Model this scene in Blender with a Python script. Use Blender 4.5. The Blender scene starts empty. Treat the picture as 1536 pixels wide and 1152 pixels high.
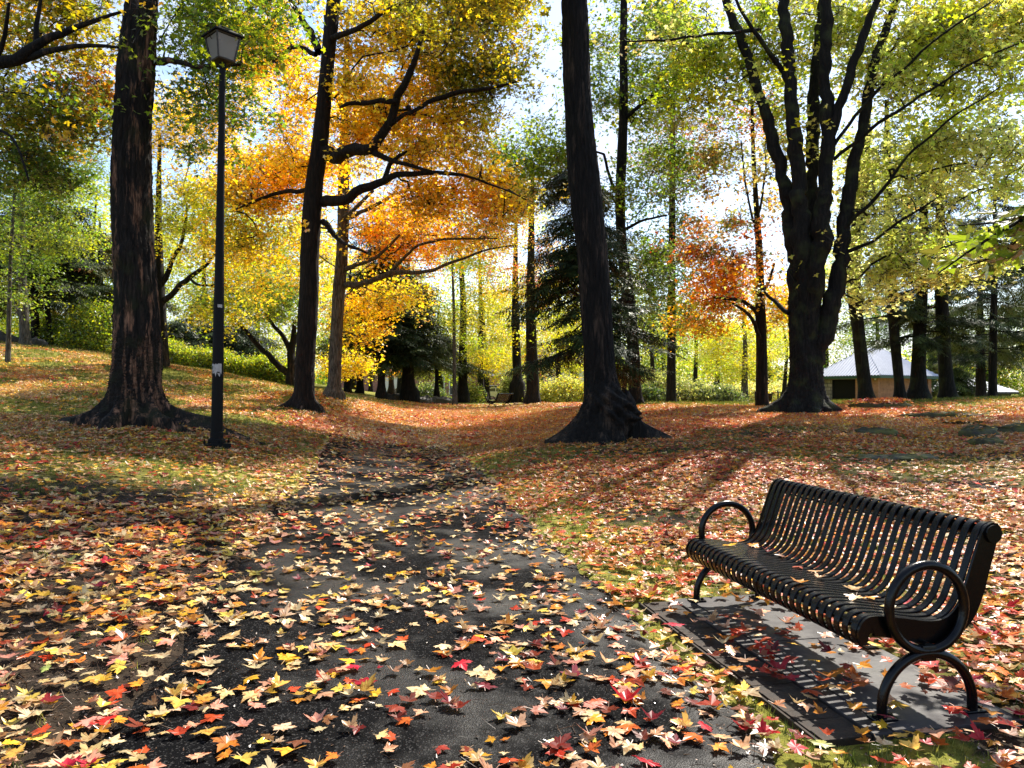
import bpy, math, random
import numpy as np

SC = bpy.context.scene
COL = SC.collection
PI = math.pi
rnd = random.Random(7)
RG = np.random.default_rng(11)

# ------------------------------------------------------------------ camera, sky, sun, exposure
F = 1117.0                      # focal length in pixels of the 1536 wide photograph
HZ = 590.0                      # horizon row
CAMH = 1.5
PITCH = math.atan((HZ - 576.0) / F)
cam_d = bpy.data.cameras.new('camera')
cam_d.sensor_width = 36.0
cam_d.lens = 36.0 * F / 1536.0
cam_d.clip_start = 0.05
cam_d.clip_end = 2000.0
cam = bpy.data.objects.new('camera', cam_d)
COL.objects.link(cam)
cam.location = (0, 0, CAMH)
cam.rotation_euler = (math.radians(90) + PITCH, 0, 0)
SC.camera = cam

SUN_AZ, SUN_EL = math.radians(30), math.radians(49)
world = bpy.data.worlds.new('World')
SC.world = world
world.use_nodes = True
wn, wl = world.node_tree.nodes, world.node_tree.links
wn.clear()
w_out = wn.new('ShaderNodeOutputWorld')
w_bg = wn.new('ShaderNodeBackground')
w_bg.inputs['Strength'].default_value = 0.125
w_sky = wn.new('ShaderNodeTexSky')
w_sky.sky_type = 'NISHITA'
w_sky.sun_disc = False
w_sky.sun_elevation = SUN_EL
w_sky.sun_rotation = SUN_AZ
w_sky.dust_density = .7
w_tc = wn.new('ShaderNodeTexCoord')
w_map = wn.new('ShaderNodeMapping'); w_map.inputs['Scale'].default_value = (1, 1, 2.2)
w_noise = wn.new('ShaderNodeTexNoise'); w_noise.inputs['Scale'].default_value = 2.6
w_noise.inputs['Detail'].default_value = 7; w_noise.inputs['Roughness'].default_value = 0.6
w_ramp = wn.new('ShaderNodeValToRGB')
w_ramp.color_ramp.elements[0].position = 0.50
w_ramp.color_ramp.elements[1].position = 0.70
w_mix = wn.new('ShaderNodeMix'); w_mix.data_type = 'RGBA'
w_mix.inputs[7].default_value = (4.2, 4.3, 4.8, 1)      # sunlit cloud
wl.new(w_tc.outputs['Generated'], w_map.inputs[0]); wl.new(w_map.outputs[0], w_noise.inputs['Vector'])
wl.new(w_noise.outputs['Fac'], w_ramp.inputs[0]); wl.new(w_ramp.outputs[0], w_mix.inputs[0])
wl.new(w_sky.outputs[0], w_mix.inputs[6]); wl.new(w_mix.outputs[2], w_bg.inputs['Color'])
wl.new(w_bg.outputs[0], w_out.inputs[0])

sun_d = bpy.data.lights.new('sun', 'SUN')
sun_d.energy = 5.0
sun_d.angle = math.radians(0.55)
sun_d.color = (1.0, 0.93, 0.82)
sun = bpy.data.objects.new('sun', sun_d)
COL.objects.link(sun)
sun.location = (20, 30, 30)
sun.rotation_euler = (PI / 2 - SUN_EL, 0, PI - SUN_AZ)

SC.view_settings.view_transform = 'Standard'
SC.view_settings.look = 'None'
SC.view_settings.exposure = 1.15
SC.view_settings.gamma = 1.0
SC.view_settings.use_curve_mapping = False
cy = SC.cycles
cy.max_bounces = 8; cy.diffuse_bounces = 6; cy.glossy_bounces = 3; cy.transmission_bounces = 5
cy.transparent_max_bounces = 4
cy.sample_clamp_indirect = 6.0
cy.use_denoising = True


# ------------------------------------------------------------------ pixel -> place
def at(px, py, Y):
    u = (px - 768.0) / F
    v = -(py - 576.0) / F
    c, s = math.cos(PITCH), math.sin(PITCH)
    d = np.array([u, c - v * s, s + v * c])
    p = d * (Y / d[1])
    p[2] += CAMH
    return p


# ------------------------------------------------------------------ terrain: smooth surface through surveyed spots
CTRL = [(-3, 1.5, 0), (0, 0, 0), (3, 1.5, 0), (-6, -4, .1), (6, -4, .05), (0, -10, 0), (-1.5, 3, 0), (1, 3, 0), (2.3, 3.4, .0), (1.4, 5.4, 0.0), (2.6, 5.3, .03),
        (-.7, 5.4, 0), (-1.3, 9, .03), (-2, 13.4, .08), (-2.7, 17, .12), (-4.1, 25, .42), (-4.6, 32, .62), (3.5, 3.2, .02), (4.5, 4.5, .08)]
for px, py, Y in [(110, 640, 14), (210, 632, 14.6), (300, 640, 14), (325, 672, 13), (455, 613, 21), (500, 593, 27), (895, 663, 16),
                  (800, 672, 15), (945, 606, 28), (745, 614, 41), (1205, 618, 22), (1143, 613, 26), (1010, 608, 38), (1300, 604, 31),
                  (1345, 603, 31), (1380, 600, 32), (1420, 600, 33), (1490, 599, 34), (1600, 598, 33), (1300, 612, 24), (1536, 645, 17),
                  (1420, 632, 20), (1300, 690, 12.5), (1536, 720, 10), (1100, 690, 12.5), (1100, 640, 18), (0, 640, 14), (0, 700, 9.8), (0, 590, 19),
                  (0, 540, 28), (60, 520, 37), (150, 530, 37), (240, 550, 30), (280, 552, 35), (360, 565, 36), (440, 578, 37), (350, 600, 24), (150, 590, 20), (-300, 560, 20),
                  (-300, 500, 40), (0, 800, 6.6), (400, 640, 17), (630, 605, 48), (800, 604, 47), (900, 607, 44), (1100, 609, 44), (600, 594, 54)]:
    p = at(px, py, Y)
    CTRL.append(tuple(p))
CTRL += [(-9, 6, .35), (-8, 3, .2), (8, 5, .35), (14, 8, .9), (18, 18, 1.3), (30, 34, 1.2), (-30, 10, 2.2), (-35, -5, 2.2), (14, -8, .5),
         (10, 55, .55), (20, 58, .6), (34, 55, .7), (-5, 58, .85), (-22, 60, 3.1), (-45, 60, 4.6), (0, 80, .8), (30, 80, .7), (-20, 85, 1.4), (-60, 90, 3.6), (60, 60, 1), (0, -30, 0), (50, 88, -.9), (60, 85, -.8), (42, 92, -.5)]
for k in range(18):
    a = 2 * PI * k / 18
    CTRL.append((150 * math.sin(a), 20 + 150 * math.cos(a), 1.0 + (1.4 if math.sin(a) < -.3 else 0)))
    CTRL.append((420 * math.sin(a + .1), 420 * math.cos(a + .1), 1.0))
    CTRL.append((620 * math.sin(a + .1), 620 * math.cos(a + .1), 1.0))
CT = np.array(CTRL)


def _tps(r2):
    return 0.5 * r2 * np.log(np.maximum(r2, 1e-9))


_n = len(CT)
_S = 10.0
_X = CT[:, :2] / _S
_K = _tps(((_X[:, None, :] - _X[None]) ** 2).sum(-1)) + np.eye(_n) * 0.02
_Pm = np.c_[np.ones(_n), _X]
_A = np.block([[_K, _Pm], [_Pm.T, np.zeros((3, 3))]])
_W = np.linalg.solve(_A, np.r_[CT[:, 2], 0, 0, 0])


def H(x, y):
    x = np.atleast_1d(np.asarray(x, float)); y = np.atleast_1d(np.asarray(y, float))
    out = np.empty(x.size)
    q = np.c_[x.ravel(), y.ravel()] / _S
    for i in range(0, len(q), 20000):
        b = q[i:i + 20000]
        out[i:i + 20000] = _tps(((b[:, None, :] - _X[None]) ** 2).sum(-1)) @ _W[:_n] + _W[_n] + b @ _W[_n + 1:]
    m = np.clip((q ** 2).sum(1) ** .5 * _S / 60, 0, 1) * 0
    out += .03 * np.sin(q[:, 0] * 9.1 + 1.3) * np.sin(q[:, 1] * 8.3) * np.clip((np.abs(q[:, 0] * _S + .17 * q[:, 1] * _S) - 2.2) / 3, 0, 1)
    return out.reshape(x.shape)


def h1(x, y):
    return float(H(x, y)[0])


# ------------------------------------------------------------------ mesh helpers
def link(o, parent=None):
    COL.objects.link(o)
    if parent is not None:
        o.parent = parent
    return o


def new_mesh(name, verts, faces, mats=(), smooth=False, midx=None):
    me = bpy.data.meshes.new(name)
    verts = np.asarray(verts, float)
    if isinstance(faces, np.ndarray):
        nf, k = faces.shape
        me.vertices.add(len(verts)); me.vertices.foreach_set('co', verts.astype(np.float32).ravel())
        me.loops.add(nf * k); me.loops.foreach_set('vertex_index', faces.astype(np.int32).ravel())
        me.polygons.add(nf); me.polygons.foreach_set('loop_start', np.arange(0, nf * k, k, dtype=np.int32))
        me.update(calc_edges=True)
    else:
        me.from_pydata([tuple(v) for v in verts], [], faces)
    for m in mats:
        me.materials.append(m)
    if smooth:
        me.polygons.foreach_set('use_smooth', np.ones(len(me.polygons), bool))
    if midx is not None:
        me.polygons.foreach_set('material_index', np.asarray(midx, np.int32))
    me.update()
    return me


def mobj(name, me, parent=None, loc=None, rot=None):
    o = bpy.data.objects.new(name, me)
    if loc is not None: o.location = loc
    if rot is not None: o.rotation_euler = rot
    return link(o, parent)


def tag(o, label=None, cat=None, group=None, kind=None):
    if label: o['label'] = label
    if cat: o['category'] = cat
    if group: o['group'] = group
    if kind: o['kind'] = kind
    return o


def empty(name, loc, rz=0.0):
    o = bpy.data.objects.new(name, None)
    o.empty_display_size = .2
    o.location = loc; o.rotation_euler = (0, 0, rz)
    return link(o)


class MB:
    """collects quads/tris"""
    def __init__(s): s.v = []; s.f = []
    def add(s, v, f):
        b = len(s.v); s.v += [tuple(map(float, q)) for q in v]; s.f += [tuple(b + i for i in g) for g in f]; return s
    def box(s, x0, x1, y0, y1, z0, z1, bev=0.0):
        if bev <= 0:
            v = [(x, y, z) for z in (z0, z1) for y in (y0, y1) for x in (x0, x1)]
            return s.add(v, [(0, 2, 3, 1), (4, 5, 7, 6), (0, 1, 5, 4), (2, 6, 7, 3), (0, 4, 6, 2), (1, 3, 7, 5)])
        b = bev
        ring = lambda i, z: [(x0 + i, y0 + b + i * 0, z), (x0 + b + i * 0, y0 + i, z), (x1 - b, y0 + i, z), (x1 - i, y0 + b, z), (x1 - i, y1 - b, z), (x1 - b, y1 - i, z), (x0 + b, y1 - i, z), (x0 + i, y1 - b, z)]
        v = ring(b * .5, z0) + ring(0, z0 + b) + ring(0, z1 - b) + ring(b * .5, z1)
        f = [tuple(range(7, -1, -1)), tuple(range(24, 32))]
        for k in range(3):
            for i in range(8):
                j = (i + 1) % 8
                f.append((k * 8 + i, k * 8 + j, k * 8 + 8 + j, k * 8 + 8 + i))
        return s.add(v, f)
    def cyl(s, c0, c1, r0, r1=None, n=12, caps=True):
        r1 = r0 if r1 is None else r1
        return s.tube([c0, c1], [r0, r1], n, caps)
    def tube(s, pts, rad, n=8, caps=True, flat=None):
        v, f = tube_arrays(np.array(pts, float), np.array(rad, float), n)
        f = [tuple(q) for q in f]
        m = len(pts)
        if caps:
            f.append(tuple(range(n - 1, -1, -1))); f.append(tuple(range((m - 1) * n, m * n)))
        return s.add(v, f)
    def build(s, name, mat, parent=None, smooth=False, loc=None, rot=None):
        me = new_mesh(name, s.v, s.f, [mat], smooth)
        if smooth:
            try: me.set_sharp_from_angle(angle=math.radians(40))
            except Exception: pass
        return mobj(name, me, parent, loc, rot)


def frames(pts):
    t = np.gradient(pts, axis=0)
    t /= np.maximum(np.linalg.norm(t, axis=1, keepdims=True), 1e-9)
    ref = np.array([1., 0, 0]) if abs(t[0][0]) < .8 else np.array([0, 1., 0])
    U = np.empty_like(pts); V = np.empty_like(pts)
    u = ref - t[0] * ref.dot(t[0]); u /= np.linalg.norm(u)
    for i in range(len(pts)):
        u = u - t[i] * u.dot(t[i]); u /= max(np.linalg.norm(u), 1e-9)
        U[i] = u; V[i] = np.cross(t[i], u)
    return t, U, V


def tube_arrays(pts, rad, n):
    t, U, V = frames(pts)
    a = np.arange(n) * 2 * PI / n
    ca, sa = np.cos(a), np.sin(a)
    v = pts[:, None] + rad[:, None, None] * (U[:, None] * ca[None, :, None] + V[:, None] * sa[None, :, None])
    m = len(pts)
    i = np.arange(m - 1)[:, None] * n; j = np.arange(n)[None]; k = (j + 1) % n
    f = np.stack([i + j, i + k, i + n + k, i + n + j], -1).reshape(-1, 4)
    return v.reshape(-1, 3), f


# ------------------------------------------------------------------ materials
def mat(name):
    m = bpy.data.materials.new(name); m.use_nodes = True
    n = m.node_tree.nodes; n.clear()
    out = n.new('ShaderNodeOutputMaterial')
    return m, n, m.node_tree.links, out


def N(n, t, **kw):
    o = n.new(t)
    for k, v in kw.items():
        if k.startswith('i_'):
            o.inputs[k[2:].replace('_', ' ')].default_value = v
        else:
            setattr(o, k, v)
    return o


def ramp(n, stops):
    r = n.new('ShaderNodeValToRGB')
    e = r.color_ramp.elements
    while len(e) > 1: e.remove(e[-1])
    e[0].position = stops[0][0]; e[0].color = (*stops[0][1], 1)
    for p, c in stops[1:]:
        q = e.new(p); q.color = (*c, 1)
    return r


def simple(name, col, rough=.5, metal=0., noise=0., nscale=8., bump=0., col2=None, spec=.5):
    m, n, l, out = mat(name)
    b = N(n, 'ShaderNodeBsdfPrincipled')
    b.inputs['Base Color'].default_value = (*col, 1); b.inputs['Roughness'].default_value = rough
    b.inputs['Metallic'].default_value = metal; b.inputs['Specular IOR Level'].default_value = spec
    l.new(b.outputs[0], out.inputs[0])
    if noise or bump or col2:
        tc = N(n, 'ShaderNodeTexCoord')
        nz = N(n, 'ShaderNodeTexNoise', i_Scale=nscale, i_Detail=6.0, i_Roughness=.65)
        l.new(tc.outputs['Object'], nz.inputs['Vector'])
        if col2 is None: col2 = tuple(c * (1 - noise) for c in col)
        r = ramp(n, [(.35, col), (.65, col2)])
        l.new(nz.outputs['Fac'], r.inputs[0]); l.new(r.outputs[0], b.inputs['Base Color'])
        if bump:
            bp = N(n, 'ShaderNodeBump', i_Strength=bump, i_Distance=.02)
            l.new(nz.outputs['Fac'], bp.inputs['Height']); l.new(bp.outputs[0], b.inputs['Normal'])
    return m


def bark_mat(name, dark, lite, patch=None, moss=None, scale=1.0):
    m, n, l, out = mat(name)
    b = N(n, 'ShaderNodeBsdfPrincipled', i_Roughness=.88)
    b.inputs['Specular IOR Level'].default_value = .25
    tc = N(n, 'ShaderNodeTexCoord')
    mp = N(n, 'ShaderNodeMapping'); mp.inputs['Scale'].default_value = (9 * scale, 9 * scale, 1.3 * scale)
    l.new(tc.outputs['Object'], mp.inputs[0])
    nz = N(n, 'ShaderNodeTexNoise', i_Scale=1.6, i_Detail=8.0, i_Roughness=.72)
    l.new(mp.outputs[0], nz.inputs['Vector'])
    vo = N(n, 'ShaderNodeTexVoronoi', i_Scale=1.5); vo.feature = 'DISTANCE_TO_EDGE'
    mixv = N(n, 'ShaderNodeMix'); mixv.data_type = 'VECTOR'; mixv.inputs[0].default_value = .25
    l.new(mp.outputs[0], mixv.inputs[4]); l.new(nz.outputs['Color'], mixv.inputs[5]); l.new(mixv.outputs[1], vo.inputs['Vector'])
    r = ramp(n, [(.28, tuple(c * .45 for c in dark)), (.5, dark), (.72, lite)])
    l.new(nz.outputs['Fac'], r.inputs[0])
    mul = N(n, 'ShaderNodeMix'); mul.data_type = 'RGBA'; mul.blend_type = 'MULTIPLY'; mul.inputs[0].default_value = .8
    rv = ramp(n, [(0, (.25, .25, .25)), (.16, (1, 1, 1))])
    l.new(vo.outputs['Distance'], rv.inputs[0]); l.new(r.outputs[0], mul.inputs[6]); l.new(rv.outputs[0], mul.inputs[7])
    col = mul.outputs[2]
    if patch:
        mp2 = N(n, 'ShaderNodeMapping'); mp2.inputs['Scale'].default_value = (5, 5, .8)
        n2 = N(n, 'ShaderNodeTexNoise', i_Scale=1.0, i_Detail=5.0, i_Roughness=.7)
        l.new(tc.outputs['Object'], mp2.inputs[0]); l.new(mp2.outputs[0], n2.inputs['Vector'])
        r2 = ramp(n, [(.53, (0, 0, 0)), (.63, (1, 1, 1))]); l.new(n2.outputs['Fac'], r2.inputs[0])
        mx = N(n, 'ShaderNodeMix'); mx.data_type = 'RGBA'
        l.new(r2.outputs[0], mx.inputs[0]); l.new(col, mx.inputs[6])
        ml = N(n, 'ShaderNodeMix'); ml.data_type = 'RGBA'; ml.blend_type = 'MULTIPLY'; ml.inputs[0].default_value = .9
        ml.inputs[6].default_value = (*patch, 1); l.new(rv.outputs[0], ml.inputs[7])
        l.new(ml.outputs[2], mx.inputs[7]); col = mx.outputs[2]
    if moss:
        n3 = N(n, 'ShaderNodeTexNoise', i_Scale=2.2, i_Detail=7.0)
        l.new(tc.outputs['Object'], n3.inputs['Vector'])
        r3 = ramp(n, [(.52, (0, 0, 0)), (.68, (.8, .8, .8))]); l.new(n3.outputs['Fac'], r3.inputs[0])
        mx = N(n, 'ShaderNodeMix'); mx.data_type = 'RGBA'
        l.new(r3.outputs[0], mx.inputs[0]); l.new(col, mx.inputs[6]); mx.inputs[7].default_value = (*moss, 1); col = mx.outputs[2]
    l.new(col, b.inputs['Base Color'])
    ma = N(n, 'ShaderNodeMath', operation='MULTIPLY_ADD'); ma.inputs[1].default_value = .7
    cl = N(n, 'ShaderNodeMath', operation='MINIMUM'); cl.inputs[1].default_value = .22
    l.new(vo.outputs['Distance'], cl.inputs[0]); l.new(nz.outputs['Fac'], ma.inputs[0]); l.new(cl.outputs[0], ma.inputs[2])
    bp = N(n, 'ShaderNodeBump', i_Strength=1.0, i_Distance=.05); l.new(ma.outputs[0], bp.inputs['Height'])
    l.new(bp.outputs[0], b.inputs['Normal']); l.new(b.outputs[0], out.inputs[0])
    return m


def leaf_mat(name, source, trans=.45, gloss=.05, detail=False, rough=.4, tv=1.25):
    """source: INSTANCER attribute 'col' (instanced foliage) or OBJECT colour (single leaves)"""
    m, n, l, out = mat(name)
    if source == 'INSTANCER':
        a = N(n, 'ShaderNodeAttribute', attribute_name='col'); a.attribute_type = 'INSTANCER'
    else:
        a = N(n, 'ShaderNodeObjectInfo')
    v = N(n, 'ShaderNodeAttribute', attribute_name='v')
    hs = N(n, 'ShaderNodeHueSaturation')
    mh = N(n, 'ShaderNodeMapRange'); mh.inputs['To Min'].default_value = .482; mh.inputs['To Max'].default_value = .518
    mv = N(n, 'ShaderNodeMapRange'); mv.inputs['To Min'].default_value = .68; mv.inputs['To Max'].default_value = 1.28
    l.new(v.outputs['Fac'], mh.inputs['Value']); l.new(mh.outputs[0], hs.inputs['Hue'])
    wv = N(n, 'ShaderNodeMath', operation='MULTIPLY'); wv.inputs[1].default_value = 7.13
    fr = N(n, 'ShaderNodeMath', operation='FRACT')
    l.new(v.outputs['Fac'], wv.inputs[0]); l.new(wv.outputs[0], fr.inputs[0]); l.new(fr.outputs[0], mv.inputs['Value'])
    l.new(mv.outputs[0], hs.inputs['Value'])
    l.new(a.outputs['Color'], hs.inputs['Color'])
    col = hs.outputs[0]
    if detail:
        tc = N(n, 'ShaderNodeTexCoord')
        geo = N(n, 'ShaderNodeNewGeometry')
        nz = N(n, 'ShaderNodeTexNoise', i_Scale=34.0, i_Detail=4.0, i_Roughness=.6)
        l.new(geo.outputs['Position'], nz.inputs['Vector'])
        r = ramp(n, [(.38, (.55, .34, .2)), (.5, (1, 1, 1)), (.7, (1.0, 1.0, .92))])
        l.new(nz.outputs['Fac'], r.inputs[0])
        mx = N(n, 'ShaderNodeMix'); mx.data_type = 'RGBA'; mx.blend_type = 'MULTIPLY'; mx.inputs[0].default_value = .75
        l.new(col, mx.inputs[6]); l.new(r.outputs[0], mx.inputs[7]); col = mx.outputs[2]
        # paler underside
        bf = N(n, 'ShaderNodeMix'); bf.data_type = 'RGBA'
        mb = N(n, 'ShaderNodeMath', operation='MULTIPLY'); mb.inputs[1].default_value = .45
        l.new(geo.outputs['Backfacing'], mb.inputs[0]); l.new(mb.outputs[0], bf.inputs[0])
        l.new(col, bf.inputs[6]); bf.inputs[7].default_value = (.62, .42, .27, 1); col = bf.outputs[2]
    d = N(n, 'ShaderNodeBsdfDiffuse'); t = N(n, 'ShaderNodeBsdfTranslucent'); g = N(n, 'ShaderNodeBsdfGlossy', i_Roughness=rough)
    l.new(col, d.inputs[0])
    h2 = N(n, 'ShaderNodeHueSaturation', i_Saturation=1.06, i_Value=tv); l.new(col, h2.inputs['Color']); l.new(h2.outputs[0], t.inputs[0])
    mx1 = N(n, 'ShaderNodeMixShader'); mx1.inputs[0].default_value = trans
    l.new(d.outputs[0], mx1.inputs[1]); l.new(t.outputs[0], mx1.inputs[2])
    lw = N(n, 'ShaderNodeLayerWeight', i_Blend=.25)
    mg = N(n, 'ShaderNodeMath', operation='MULTIPLY_ADD'); mg.inputs[1].default_value = gloss * 5; mg.inputs[2].default_value = gloss * .5
    l.new(lw.outputs['Fresnel'], mg.inputs[0])
    cl = N(n, 'ShaderNodeMath', operation='MINIMUM'); cl.inputs[1].default_value = .5; l.new(mg.outputs[0], cl.inputs[0])
    mx2 = N(n, 'ShaderNodeMixShader'); l.new(cl.outputs[0], mx2.inputs[0])
    l.new(mx1.outputs[0], mx2.inputs[1]); l.new(g.outputs[0], mx2.inputs[2])
    l.new(mx2.outputs[0], out.inputs[0])
    return m


M = {}
M['bark_a'] = bark_mat('bark_grey_brown', (.012, .009, .007), (.045, .031, .022), patch=(.26, .135, .08), moss=(.018, .02, .007))  # patch: sunlit reddish-brown areas painted into the bark colour
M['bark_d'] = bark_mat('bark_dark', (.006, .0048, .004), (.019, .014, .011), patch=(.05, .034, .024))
M['bark_b'] = bark_mat('bark_red_brown', (.014, .009, .0065), (.040, .023, .015))
M['bark_g'] = bark_mat('bark_pale', (.09, .08, .065), (.2, .18, .15), scale=1.3)
M['bark_f'] = bark_mat('bark_far', (.015, .012, .009), (.042, .032, .023))
M['leaf_tree'] = leaf_mat('tree_leaf', 'INSTANCER', trans=.62, gloss=.05, tv=1.75)
M['leaf_ground'] = leaf_mat('fallen_leaf', 'INSTANCER', trans=.22, gloss=.04, detail=True, rough=.33)
M['leaf_single'] = leaf_mat('fallen_leaf_single', 'OBJECT', trans=.22, gloss=.04, detail=True, rough=.33)
M['leaf_green'] = leaf_mat('green_leaf_single', 'OBJECT', trans=.5, gloss=.05, tv=1.5)
M['needle'] = leaf_mat('needle_spray', 'INSTANCER', trans=.2, gloss=.03)
M['grass'] = leaf_mat('grass_blade', 'INSTANCER', trans=.4, gloss=.03)
M['twig'] = simple('twig', (.03, .022, .016), .9)
M['iron'] = simple('black_powder_coat', (.003, .003, .0035), .22, 0, .4, 60, .08, spec=.25)
M['lamp_black'] = simple('black_pole_paint', (.004, .004, .0045), .6, 0, .3, 30, .1, spec=.15)


def ground_material():
    m, n, l, out = mat('park_ground')
    b = N(n, 'ShaderNodeBsdfPrincipled', i_Roughness=.95); b.inputs['Specular IOR Level'].default_value = .15
    tc = N(n, 'ShaderNodeTexCoord')
    n1 = N(n, 'ShaderNodeTexNoise', i_Scale=.55, i_Detail=6.0, i_Roughness=.62)
    n2 = N(n, 'ShaderNodeTexNoise', i_Scale=16.0, i_Detail=8.0, i_Roughness=.7)
    n3 = N(n, 'ShaderNodeTexVoronoi', i_Scale=26.0)
    for q in (n1, n2, n3): l.new(tc.outputs['Object'], q.inputs['Vector'])
    soil = ramp(n, [(.3, (.012, .009, .006)), (.55, (.035, .024, .015)), (.75, (.075, .05, .03))])
    gras = ramp(n, [(.3, (.05, .06, .009)), (.5, (.18, .18, .025)), (.72, (.36, .30, .06))])
    l.new(n2.outputs['Fac'], soil.inputs[0]); l.new(n2.outputs['Fac'], gras.inputs[0])
    at_ = N(n, 'ShaderNodeAttribute', attribute_name='grass')
    ad = N(n, 'ShaderNodeMath', operation='ADD'); l.new(at_.outputs['Fac'], ad.inputs[0]); l.new(n1.outputs['Fac'], ad.inputs[1])
    sb = N(n, 'ShaderNodeMapRange'); sb.inputs['From Min'].default_value = .85; sb.inputs['From Max'].default_value = 1.12
    l.new(ad.outputs[0], sb.inputs['Value'])
    mx = N(n, 'ShaderNodeMix'); mx.data_type = 'RGBA'
    l.new(sb.outputs[0], mx.inputs[0]); l.new(soil.outputs[0], mx.inputs[6]); l.new(gras.outputs[0], mx.inputs[7])
    # leaf litter beyond the reach of the modelled leaves
    lit = ramp(n, [(0, (.25, .05, .015)), (.3, (.42, .16, .03)), (.55, (.5, .3, .06)), (.75, (.12, .1, .02)), (1, (.55, .4, .2))])
    lit.color_ramp.interpolation = 'CONSTANT'
    l.new(n3.outputs['Color'], lit.inputs[0])
    lf = N(n, 'ShaderNodeAttribute', attribute_name='litter')
    n4 = N(n, 'ShaderNodeTexNoise', i_Scale=30.0, i_Detail=2.0); l.new(tc.outputs['Object'], n4.inputs['Vector'])
    gt = N(n, 'ShaderNodeMath', operation='LESS_THAN'); s2 = N(n, 'ShaderNodeMath', operation='MULTIPLY'); s2.inputs[1].default_value = 1.0
    l.new(lf.outputs['Fac'], s2.inputs[0]); l.new(n4.outputs['Fac'], gt.inputs[0]); l.new(s2.outputs[0], gt.inputs[1])
    mx2 = N(n, 'ShaderNodeMix'); mx2.data_type = 'RGBA'
    l.new(gt.outputs[0], mx2.inputs[0]); l.new(mx.outputs[2], mx2.inputs[6]); l.new(lit.outputs[0], mx2.inputs[7])
    l.new(mx2.outputs[2], b.inputs['Base Color'])
    bp = N(n, 'ShaderNodeBump', i_Strength=.9, i_Distance=.03); l.new(n2.outputs['Fac'], bp.inputs['Height'])
    l.new(bp.outputs[0], b.inputs['Normal']); l.new(b.outputs[0], out.inputs[0])
    return m


def asphalt_material(name, base=(.0045, .0045, .005), wet=.6):
    m, n, l, out = mat(name)
    b = N(n, 'ShaderNodeBsdfPrincipled')
    b.inputs['Specular IOR Level'].default_value = .4
    tc = N(n, 'ShaderNodeTexCoord')
    big = N(n, 'ShaderNodeTexNoise', i_Scale=.8, i_Detail=5.0, i_Roughness=.6)
    grit = N(n, 'ShaderNodeTexVoronoi', i_Scale=150.0)
    fine = N(n, 'ShaderNodeTexNoise', i_Scale=90.0, i_Detail=4.0, i_Roughness=.8)
    for q in (big, grit, fine): l.new(tc.outputs['Object'], q.inputs['Vector'])
    c = ramp(n, [(.35, tuple(x * .5 for x in base)), (.6, base), (.72, tuple(x * 2 for x in base)), (.8, tuple(x * 5 for x in base))])
    l.new(fine.outputs['Fac'], c.inputs[0])
    bw = N(n, 'ShaderNodeRGBToBW'); l.new(grit.outputs['Color'], bw.inputs[0])
    ch = ramp(n, [(.76, (0, 0, 0)), (.80, (.30,) * 3)]); l.new(bw.outputs[0], ch.inputs[0])
    cm = N(n, 'ShaderNodeMix'); cm.data_type = 'RGBA'; l.new(ch.outputs[0], cm.inputs[0]); l.new(c.outputs[0], cm.inputs[6]); cm.inputs[7].default_value = (.11, .105, .1, 1)
    ck = N(n, 'ShaderNodeTexVoronoi', i_Scale=.75); ck.feature = 'DISTANCE_TO_EDGE'
    wn_ = N(n, 'ShaderNodeTexNoise', i_Scale=3.0, i_Detail=5.0); l.new(tc.outputs['Object'], wn_.inputs['Vector'])
    wm = N(n, 'ShaderNodeMix'); wm.data_type = 'VECTOR'; wm.inputs[0].default_value = .22
    l.new(tc.outputs['Object'], wm.inputs[4]); l.new(wn_.outputs['Color'], wm.inputs[5]); l.new(wm.outputs[1], ck.inputs['Vector'])
    kr = ramp(n, [(0, (.12,) * 3), (.006, (1,) * 3)]); l.new(ck.outputs['Distance'], kr.inputs[0])
    km = N(n, 'ShaderNodeMix'); km.data_type = 'RGBA'; km.blend_type = 'MULTIPLY'; km.inputs[0].default_value = 1
    l.new(cm.outputs[2], km.inputs[6]); l.new(kr.outputs[0], km.inputs[7])
    l.new(km.outputs[2], b.inputs['Base Color'])
    r = ramp(n, [(.36, (.42,) * 3), (.60, (.8,) * 3)]); l.new(big.outputs['Fac'], r.inputs[0])
    l.new(r.outputs[0], b.inputs['Roughness'])
    sp = ramp(n, [(.36, (.30,) * 3), (.52, (.02,) * 3)]); l.new(big.outputs['Fac'], sp.inputs[0]); l.new(sp.outputs[0], b.inputs['Specular IOR Level'])
    bp = N(n, 'ShaderNodeBump', i_Strength=.55, i_Distance=.004)
    l.new(grit.outputs['Distance'], bp.inputs['Height'])
    l.new(bp.outputs[0], b.inputs['Normal']); l.new(b.outputs[0], out.inputs[0])
    return m


M['ground'] = ground_material()
M['asphalt'] = asphalt_material('wet_asphalt')

# ------------------------------------------------------------------ path line
PATH = np.array([(0, -25), (-.05, -8), (-.2, 0), (-.27, 3), (-.68, 5.4), (-1.33, 9), (-2.05, 13.4), (-2.75, 17), (-4.0, 25), (-4.2, 31), (-3.2, 37), (0, 42), (8, 45), (20, 47), (44, 49)], float)


def smooth_line(p, n):
    seg = np.r_[0, np.cumsum(np.linalg.norm(np.diff(p, axis=0), axis=1))]
    s = np.linspace(0, seg[-1], n)
    q = np.stack([np.interp(s, seg, p[:, k]) for k in range(p.shape[1])], 1)
    for _ in range(int(n / 28)):
        q[1:-1] = (q[:-2] + 2 * q[1:-1] + q[2:]) / 4
    return q


PL = smooth_line(PATH, 420)
UP = smooth_line(np.array([at(-260, 505, 46)[:2], at(-60, 512, 42)[:2], at(60, 519, 39)[:2], at(150, 531, 36.5)[:2], at(215, 541, 35)[:2], at(330, 560, 33.8)[:2]]), 80)


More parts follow.
